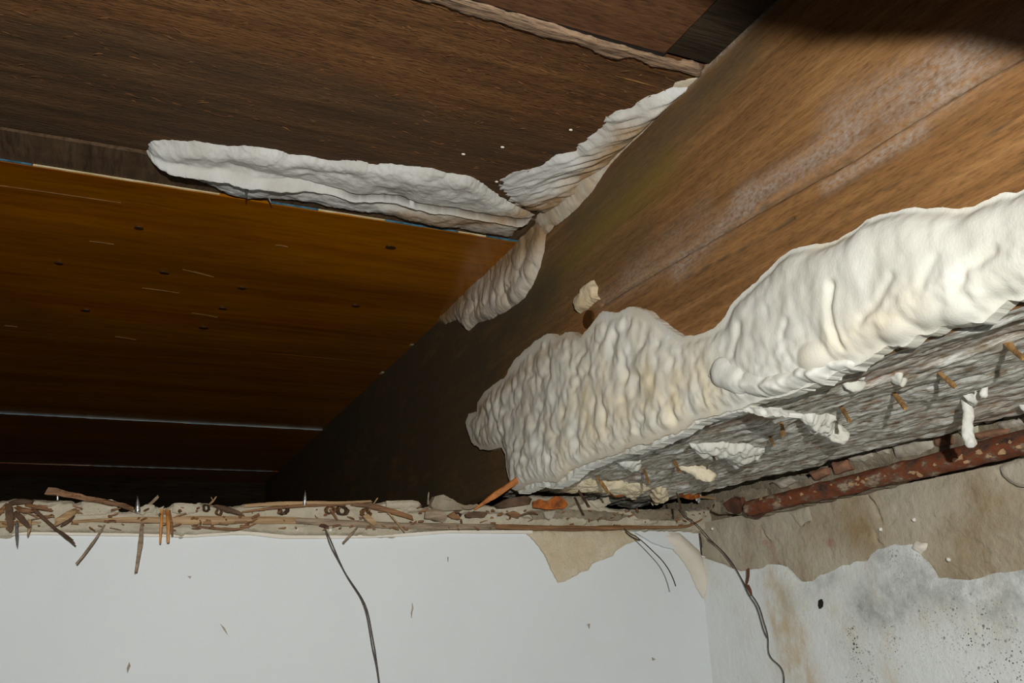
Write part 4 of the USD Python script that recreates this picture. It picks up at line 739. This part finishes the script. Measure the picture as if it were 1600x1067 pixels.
# reeds: (name, [(u, v, off)...], width px, material, label, flat, tip, category)
PXM = .00068
def reed(name, pts, wpx, mt, label, flat=.6, tip=.7, cat='reed', seed=0, base=1.0, grp=None):
    obj(name, stick([W3(u, v_, o) for u, v_, o in pts], wpx * PXM, flat, tip, seed, base=base), mt, None, label, cat, grp, smooth=40)
K = 'reed stalks in the plaster edge'
rd = [
 ('reed', [(112, 815, .006), (150, 813, .009), (200, 812, .010), (320, 813, .010), (400, 812, .010), (466, 813, .010)], 10, 'reed_tan', 'long split tan reed lying along the left half of the plaster edge', .5, .9, .35),
 ('reed', [(462, 813, .011), (540, 817, .010), (620, 821, .010), (700, 822, .010), (774, 823, .010)], 9, 'reed_grey', 'long greyish reed along the middle of the plaster edge', .6, .95, .95),
 ('reed', [(770, 823, .010), (850, 825, .010), (920, 826, .010), (980, 824, .010), (1040, 824, .011), (1072, 823, .014), (1090, 816, .016), (1097, 811, .018)], 8, 'reed_brown', 'long brown reed along the right of the plaster edge, its end curling up', .6, .35, .95),
 ('reed', [(-30, 821, .008), (20, 818, .010), (60, 817, .008)], 8, 'reed_tan', 'short tan reed low on the plaster edge at the left border', .5, .4, 1),
 ('reed', [(382, 790, .010), (430, 787, .012), (480, 786, .012), (530, 786, .012), (580, 783, .010)], 6, 'reed_tan', 'tan reed along the very top of the plaster edge, mid wall', .6, .5, .7),
 ('reed', [(378, 800, .010), (420, 794, .012), (470, 790, .013), (540, 789, .012)], 4, 'reed_brown', 'thin brown reed just under the top tan reed', .6, .4, .5),
 ('reed', [(550, 787, .010), (590, 792, .016), (622, 801, .016), (645, 809, .014)], 8, 'reed_brown', 'brown reed slanting down to the right before the plaster tongue', .5, .8, .6),
 ('reed', [(50, 794, .012), (84, 824, .02), (116, 850, .03)], 3.6, 'reed_dark', 'dark thin stalk slanting from the left tangle across the white wall', .8, .6, 1.6),
 ('reed', [(84, 826, .02), (100, 834, .026), (114, 844, .03)], 2.6, 'reed_dark', 'thinner dark prong beside the slanting left stalk', .8, .6, 1),
 ('reed', [(164, 820, .008), (148, 844, .014), (130, 868, .018), (119, 881, .018)], 3.6, 'reed_grey', 'grey stalk with forked tip hanging down to the left on the white wall', .8, .7, .5),
 ('reed', [(222, 816, .008), (219, 850, .014), (212, 894, .016)], 6, 'reed_grey', 'pale split stalk hanging straight down, longest over the white wall', .5, .5, .6),
 ('reed', [(253, 796, .012), (252, 820, .016), (250, 849, .016)], 3.6, 'reed_orange', 'leftmost prong of the orange reed bundle', .6, .6, 1),
 ('reed', [(261, 796, .012), (263, 820, .018), (262, 848, .018)], 4.6, 'reed_orange', 'middle and thickest prong of the orange reed bundle', .6, .8, 1),
 ('reed', [(264, 798, .011), (268, 820, .015), (269, 838, .014)], 4, 'reed_brown', 'short brown prong at the right of the orange reed bundle', .6, .6, 1),
 ('reed', [(232, 790, .006), (240, 783, .010), (247, 776, .012)], 4, 'reed_grey', 'short grey stub pointing up right beside the upright nail', .6, .9, 1),
 ('reed', [(336, 790, .010), (355, 796, .016), (376, 802, .018)], 7, 'reed_dark', 'dark blunt stub lying on the plaster edge below the forked twig', .5, .7, .6),
 ('reed', [(300, 822, .008), (340, 826, .010), (370, 827, .010), (388, 823, .010), (400, 818, .010)], 3.5, 'reed_brown', 'thin brown stem curving below the long tan reed', .7, .4, .6),
 ('reed', [(560, 822, .010), (548, 835, .016), (536, 848, .018)], 3.2, 'reed_grey', 'short grey stalk slanting down left right of the wire top', .8, .9, .5),
 ('reed', [(590, 778, .012), (576, 798, .014)], 2, 'reed_tan', 'hair-thin tan stem crossing the plaster edge top', .9, .5, 1),
 ('reed', [(606, 800, .014), (620, 816, .018), (632, 831, .018)], 2.6, 'reed_tan', 'thin tan stem hanging across the long grey reed', .8, .6, 1),
 ('reed', [(516, 796, .012), (527, 812, .016)], 3.5, 'reed_brown', 'short brown stem beside the two hollow reed ends', .7, .7, 1),
 ('reed', [(22, 800, .012), (34, 810, .018), (46, 824, .02)], 6, 'reed_dark', 'dark stub bending down from the left tangle', .5, .6, 1),
 ('reed', [(40, 788, .012), (60, 793, .016), (81, 798, .014)], 5, 'reed_brown', 'brown stub pointing right from the left tangle', .5, .5, 1),
 ('reed', [(-6, 806, .012), (4, 796, .014), (12, 786, .012)], 6, 'reed_brown', 'brown stub at the left border rising to the tangle', .6, .7, 1),
 ('reed', [(14, 790, .016), (15, 806, .02), (17, 828, .018)], 9, 'reed_dark', 'broad dark flap hanging at the left border', .25, .5, 1),
 ('reed', [(16, 788, .010), (30, 783, .014), (52, 785, .012)], 8, 'reed_dark', 'dark stump lying on top of the left tangle', .6, .7, .8),
 ('reed', [(26, 792, .014), (36, 798, .02), (50, 797, .018)], 7, 'reed_brown', 'brown knot of stem in the middle of the left tangle', .7, .7, .8),
 ('reed', [(46, 812, .014), (46, 826, .016), (43, 838, .014)], 4, 'reed_tan', 'tan ragged stem end under the left tangle', .6, .4, 1),
 ('reed', [(120, 796, .010), (104, 806, .018), (87, 816, .018)], 8, 'reed_tan', 'tan cut reed stub pointing down left before the plaster', .6, .9, .6),
 ('reed', [(114, 806, .010), (104, 816, .014), (96, 822, .012)], 5, 'reed_dark', 'dark sliver under the tan cut stub', .5, .4, 1),
 ('reed', [(327, 788, .010), (333, 783, .014), (338, 776, .014)], 2.4, 'reed_tan', 'pale twig with a forked tip standing on the plaster edge', .9, .7, 1),
 ('reed', [(333, 783, .014), (331, 779, .016), (330, 777, .016)], 1.6, 'reed_tan', 'side prong of the pale forked twig', .9, .7, 1),
 ('reed', [(669, 788, .010), (669, 778, .012), (670, 769, .012)], 3, 'reed_grey', 'thin upright grey stem beside the dusty mound', .7, .6, 1),
 ('reed', [(720, 791, .012), (732, 794, .016), (744, 790, .016)], 7, 'reed_grey', 'dusty grey stub at the foot of the orange splinter', .6, .7, .7),
 ('reed', [(812, 806, .010), (826, 801, .014), (841, 804, .012)], 4, 'reed_dark', 'dark bent stem below the grey wood scrap', .6, .5, .7),
 ('reed', [(1090, 776, .02), (1112, 778, .022), (1136, 780, .02)], 4, 'reed_tan', 'tan straw at the right end of the crevice', .5, .4, 1),
]
for k, (nm, pts, w, mt, lb, fl_, tp, bs) in enumerate(rd):
    reed(nm, pts, w, mt, lb, fl_, tp, 'reed', 300 + k, bs, K)
# hollow reed ends facing out of the plaster
for k, (u, v_, r, lb) in enumerate(((439, 797, 6.5, 'hollow dark reed end left of the upright steel nail'), (510, 797, 6.5, 'left one of the two neighbouring hollow reed ends'), (529, 798, 7.5, 'right one of the two neighbouring hollow reed ends'), (566, 802, 6.5, 'hollow reed end beside the pale chip'), (318, 794, 4.5, 'small hollow reed end left of the forked twig'), (338, 800, 4.5, 'small hollow reed end below the forked twig'), (706, 806, 5.5, 'hollow reed end in the debris right of the plaster tongue'), (672, 804, 6, 'hollow reed end under the dusty mound'))):
    r *= PXM; t = np.linspace(0, 2 * np.pi, 17)[:-1]
    prof = [(r * 1.0, -.012), (r * 1.05, .010), (r * .95, .0125), (r * .68, .0122), (r * .6, .009), (r * .5, -.004), (0, -.004)]
    c = onp(u, v_, 'back', 0); rg = np.random.default_rng(k)
    wob = 1 + .12 * np.sin(2 * t + k) + .06 * rg.standard_normal(16)
    v = np.concatenate([np.stack([c[0] + q[0] * wob * np.cos(t) + .15 * (q[1]), 0 * t + c[1] - q[1] + .0012 * rg.standard_normal(16) * (q[1] > .01), c[2] + q[0] * wob * np.sin(t) - .1 * q[1]], 1) for q in prof])
    i, j = np.meshgrid(np.arange(len(prof) - 1), np.arange(16), indexing='ij'); q = np.stack([i * 16 + j, i * 16 + (j + 1) % 16, (i + 1) * 16 + (j + 1) % 16, (i + 1) * 16 + j], -1).reshape(-1, 4)
    obj('reed_end', (v, np.vstack([q[:, [0, 1, 2]], q[:, [0, 2, 3]]])), 'reed_brown' if k % 2 else 'reed_dark', None, lb, 'reed', 'hollow reed ends', smooth=40)
# crumbs too small to count along the broken edge and in the crevice
rng = np.random.default_rng(91); bits = []
for k in range(190):
    u = rng.uniform(-10, 1110); v_ = 826 - 36 * rng.random() ** 1.5 if u < 800 else rng.uniform(792, 822)
    p = W3(u, v_, rng.uniform(.010, .014)); L = rng.uniform(.002, .011); an = rng.uniform(0, 6.28); dz = rng.uniform(-.35, .35)
    q = p + L * np.array([math.cos(an) * .9, -abs(math.sin(an)) * .5, dz])
    bits.append(stick([p, (p + q) / 2 + rng.normal(0, .0004, 3), q], rng.uniform(.0008, .0026), rng.uniform(.3, .9), rng.uniform(.3, 1), 700 + k, 5, .3, steps=4))
obj('debris', join(*bits), 'reed_brown', None, 'crumbs and bits of broken straw strewn along the plaster edge', 'debris', kind='stuff', smooth=40)
# slivers, chips and debris
chips = [
 ('lath', [(69, 772), (77, 761), (100, 766), (130, 773), (160, 779), (190, 786), (210, 793), (208, 799), (180, 791), (150, 785), (120, 780), (95, 775)], .012, .004, 'reed_brown', 'long flat wood sliver rising to the left above the plaster edge', 'wood sliver', (.02, 0)),
 ('wood_chip', [(566, 806), (574, 803), (590, 817), (586, 821), (576, 815)], .018, .003, 'reed_tan', 'pale square-ended chip lying before the long grey reed', 'wood chip', (0, .2)),
 ('wood_chip', [(664, 800), (676, 795), (690, 797), (697, 808), (692, 816), (678, 812), (664, 810)], .012, .004, 'reed_grey', 'broad brownish leaf-like chip under the dusty mound', 'wood chip', (0, .3)),
 ('wood_chip', [(698, 805), (708, 801), (718, 806), (719, 812), (708, 811)], .014, .004, 'reed_brown', 'small brown chip right of the broad leaf-like chip', 'wood chip', (0, .3)),
 ('wood_chip', [(727, 803), (738, 799), (755, 800), (761, 803), (757, 808), (740, 809), (729, 808)], .014, .006, 'reed_dark', 'dark chunky chip below the orange splinter', 'wood chip', (0, .3)),
 ('wood_chip', [(790, 802), (802, 799), (811, 803), (809, 810), (798, 808)], .012, .005, 'reed_brown', 'brown chip between the dark chunk and the grey wood scrap', 'wood chip', (0, .2)),
 ('wood_chip', [(848, 800), (866, 798), (864, 806), (860, 814), (852, 808)], .014, .003, 'stone_pale', 'grey three-cornered chip pointing down', 'wood chip', (0, .3)),
 ('wood_scrap', [(772, 789), (790, 780), (815, 776), (828, 780), (826, 788), (800, 792), (780, 794)], .010, .008, 'reed_dark', 'weathered dark grey wood scrap under the left end of the beam', 'wood scrap', (0, .2)),
 ('dry_leaf', [(832, 784), (842, 780), (852, 784), (864, 776), (876, 778), (887, 788), (880, 795), (862, 796), (846, 795), (834, 792)], .018, .002, 'leaf_rust', 'crumpled rusty orange leaf under the left end of the beam', 'leaf', (0, .5)),
 ('dry_leaf', [(948, 760), (960, 757), (972, 766), (975, 776), (962, 776), (952, 770)], .03, .002, 'leaf_rust', 'small rusty leaf at the left of the dark crevice', 'leaf', (0, .4)),
 ('dry_leaf', [(1050, 762), (1064, 758), (1084, 764), (1096, 776), (1084, 780), (1066, 776)], .04, .002, 'leaf_rust', 'larger rusty leaf at the right of the dark crevice', 'leaf', (0, .4)),
 ('dust_mound', [(672, 790), (678, 776), (690, 774), (702, 780), (712, 786), (722, 790), (720, 798), (690, 798), (674, 796)], .008, .008, 'plaster_grey', 'small dusty mound of plaster crumbs against the beam', 'plaster', (0, 0)),
 ('rag_of_mortar', [(728, 776), (736, 762), (752, 764), (750, 776), (744, 786), (732, 786)], -.02, .006, 'plaster_grey', 'pale mortar smear on the beam left of the orange splinter', 'plaster', (0, 0)),
]
chips = [c for c in chips if c[0] != 'rag_of_mortar']
for k, (nm, px, off, th, mt, lb, cat, tl) in enumerate(chips):
    obj(nm, slab(px, 'back', off, th, .003, 400 + k, .003, scale=.012, tilt=tl), mt, None, lb, cat, smooth=40)
obj('wood_splinter', stick([W3(742, 795, .014), W3(770, 776, .02), W3(800, 756, .03), W3(811, 748, .034)], .0062, .5, .9, 420, base=.35), 'wood_orange', None, 'orange wood splinter leaning against the beam at the lower corner of the fungus', 'splinter', smooth=40)
# splinters hanging from the beam's underside
spl = [((1562, 527), (1597, 560), 9, 'thick splinter nearest the right edge of the photo under the beam'), ((1457, 572), (1492, 604), 8, 'second splinter from the right under the beam'), ((1390, 605), (1415, 638), 7, 'third splinter from the right under the beam'), ((1309, 627), (1328, 658), 7, 'splinter just above the crumbly white clump'),
       ((1218, 650), (1223, 682), 6, 'short light brown stub beside the broad white flap'), ((1197, 673), (1209, 696), 5, 'thin splinter left of the light brown stub'), ((1107, 696), (1117, 719), 4, 'thin dark splinter behind the white pointed tuft'), ((1048, 712), (1062, 738), 5, 'splinter beside the thick cream tongue'), ((1002, 725), (1014, 754), 5, 'splinter over the ragged cream film'),
       ((931, 743), (952, 772), 5, 'splinter at the left of the rusty leaf in the crevice'), ((904, 767), (920, 792), 5, 'leftmost dark splinter at the end of the beam underside'), ((1057, 770), (1064, 796), 4, 'twig at the top of the right hanging wire')]
for k, (a, b, w, lb) in enumerate(spl):
    p0 = hit(*a, 2, BZ + .004) if a[1] < 740 else hang_pt(*a, (a[0], min(a[1], 740)))
    p1 = hang_pt(*b, (a[0], min(a[1], 740))); p1 = CAM + (p1 - CAM) * .97
    dist = np.linalg.norm(p0 - CAM)
    obj('splinter', stick([p0, p0 * .5 + p1 * .5 + np.array([.001, 0, -.001]), p1], w * dist / FOC, .6, .8, 440 + k, rough=.25, base=.6), 'reed_dark' if k in (6, 10, 11) else 'splinter_wood', None, lb, 'splinter', 'splinters under the beam', smooth=40)

# ================================================================== NAILS, WIRES, SPECKS
def nail(p0, p1, w, lb, parent_group='steel nails'):
    t = thing('nail', p0, lb, 'nail', parent_group)
    d = np.array(p1) - np.array(p0)
    obj('shank', stick([p0, np.array(p0) + d * .6, p1], w, 1, .2, 3, 10, .03), 'steel', t, smooth=40)
    L = d / np.linalg.norm(d)
    obj('collar', stick([np.array(p0) - L * .001, np.array(p0) + L * .0012], w * 1.35, 1, 1, 4, 10, .02, steps=4), 'steel', t, smooth=40)
nail(W3(215, 797, .010), W3(215, 777, .010), .0036, 'upright steel nail point beside the short grey stub')
nail(W3(476, 787, .012), W3(477, 768, .012), .0032, 'upright steel nail point on the tan top reed')
nail(W3(26, 820, .014), W3(26, 855, .02), .0022, 'thin grey nail hanging below the left tangle')
nail(W3(90, 779, .012), W3(90, 771, .012), .0014, 'tiny nail under the long wood sliver')
nail(hit(386, 288, 2, H - .006), hit(384, 309, 2, H - .024), .003, 'bright nail sticking out of the left end of the fungus by the orange board')
nail(hit(418, 304, 2, H - .004), hit(424, 319, 2, H - .014), .0026, 'short bent pale nail at the start of the blue paint line')
def wire(name, strands, lb, knots=()):
    t = thing(name, strands[0][0], lb, 'wire')
    for k, s in enumerate(strands): obj('strand', cable(s, .0011, 6, .0008, 500 + k), 'wire', t, smooth=60)
    for k, (p, q, w) in enumerate(knots): obj('twist', stick([p, (p + q) / 2 + [.0005, -.0005, 0], q], w, .8, .6, 510 + k), 'rust_dark', t, smooth=40)
lw = [(506, 824), (510, 836), (516, 852), (530, 878), (544, 902), (556, 920), (568, 944), (577, 985), (584, 1022), (592, 1067), (600, 1130)]
wire('hanging_wire', [[W3(u + .0, v_, .01 + .0008 * i) for i, (u, v_) in enumerate(lw)], [W3(u + 1.6 + 2.2 * math.sin(i * 1.1), v_, .0115 + .0008 * i) for i, (u, v_) in enumerate(lw)]], 'double wire hanging in a long curve over the white wall, left of centre', [(W3(500, 820, .010), W3(513, 824, .012), .004)])
mw = [(975, 826), (986, 834), (999, 842), (1029, 869), (1046, 893), (1056, 916)]
wire('hanging_wire', [[W3(u, v_, .012 + .018 * i) for i, (u, v_) in enumerate(mw)], [W3(u, v_, .012) for u, v_ in ((978, 830), (990, 840), (1000, 844))]], 'short wire hanging by the bare plaster triangle', [])
def Rp(u, v_, o): return onp(u, v_, 'right', o)
rw = [(1060, 790), (1070, 806), (1088, 818), (1108, 840), (1127, 859), (1148, 886), (1165, 916), (1174, 930), (1185, 943), (1195, 977), (1202, 997), (1199, 1020), (1206, 1032), (1222, 1041), (1225, 1067), (1225, 1120)]
def rpt(u, v_, o): return W3(u, v_, .03) if u < 1075 else (W3(u, v_, .03) * (1 - min(1, (u - 1075) / 40)) + Rp(u, v_, o) * min(1, (u - 1075) / 40))
wire('hanging_wire', [[rpt(u, v_, .010) for u, v_ in rw], [rpt(u - 2 + 2.5 * math.sin(i * .9), v_ + 1, .009) for i, (u, v_) in enumerate(rw[3:11])]], 'twisted wire hanging down the inner corner beside the mouldy wall', [(Rp(1169, 889, .012), Rp(1166, 914, .012), .0034), (Rp(1167, 914, .012), Rp(1174, 929, .011), .0036)])
for k, (u, v_) in enumerate(((892, 203), (785, 230), (724, 241), (776, 284))):
    c = hit(u, v_, 2, H - .001)
    m = trimesh.creation.icosphere(1, .0014); m.vertices *= [1.3, 1, .6]; m.vertices *= 1 + .3 * (noise(np.array(m.vertices) * 900 + k, k)[:, None] - .5); m.apply_translation(c)
    obj('speck', m, 'dust', None, ('tiny white speck on the rough board, nearest the fungus wing in the corner', 'small white speck in the middle of the rough board between the two fungus wings', 'tiny white speck on the rough board above the left fungus mat', 'white speck where the two fungus wings meet')[k], 'speck', 'white specks on the rough board', smooth=40)
for k, (u, v_, pl) in enumerate(((464, 827, 'back'), (516, 828, 'back'), (1113, 826, 'right'), (1376, 827, 'right'), (1482, 874, 'right'), (1428, 812, 'right'))):
    c = onp(u, v_, pl, .006 if pl == 'back' else .001)
    m = trimesh.creation.icosphere(2, .0017); m.vertices *= 1 + .3 * (noise(np.array(m.vertices) * 700 + k, k)[:, None] - .5); m.apply_translation(c)
    obj('speck', m, 'dust', None, ('white dab on the plaster edge left of the wire top', 'white dab on the plaster edge right of the wire top', 'white dab on the right wall near the corner', 'white dab on the right wall below the pipe middle', 'white dab above the mouldy paint far right', 'white dab on the right wall between pipe and mouldy paint')[k], 'speck', 'white plaster dabs', smooth=40)
# black spot on the mouldy wall
obj('mould_spot', slab([(1280, 938), (1283, 936), (1285, 941), (1284, 948), (1281, 951), (1279, 946)], 'right', .0035, .002, .0008, 8, .0015), 'dark_hole', None, 'black mould spot on the right wall beside the ochre stains', 'mould', smooth=40)

# unseen plaster slab over the camera, edge shaped to shade the boards from the flash
xl, out = NEAR_SLAB
from shapely.geometry import MultiPoint
rim_ = [(x, y + .0022 * math.sin(k * 2.1)) for k, (x, y) in enumerate(out)]
poly = [(-1.2, -.22), (-.6, -.19), (-.1, -.21), (xl - .012, -.16), (xl - .004, -.05)] + rim_ + [(.62, rim_[-1][1] - .02), (.62, -.9), (-1.2, -.9)]
m = trimesh.creation.extrude_polygon(Polygon(poly), .028, engine='earcut'); m.apply_translation([0, 0, zs])
near = thing('ceiling', (0, -.5, zs), 'unseen plaster ceiling above the camera, its hole edge shaped to shade the boards', 'ceiling', kind='structure')
obj('plaster_slab', m, 'near_plaster', near)
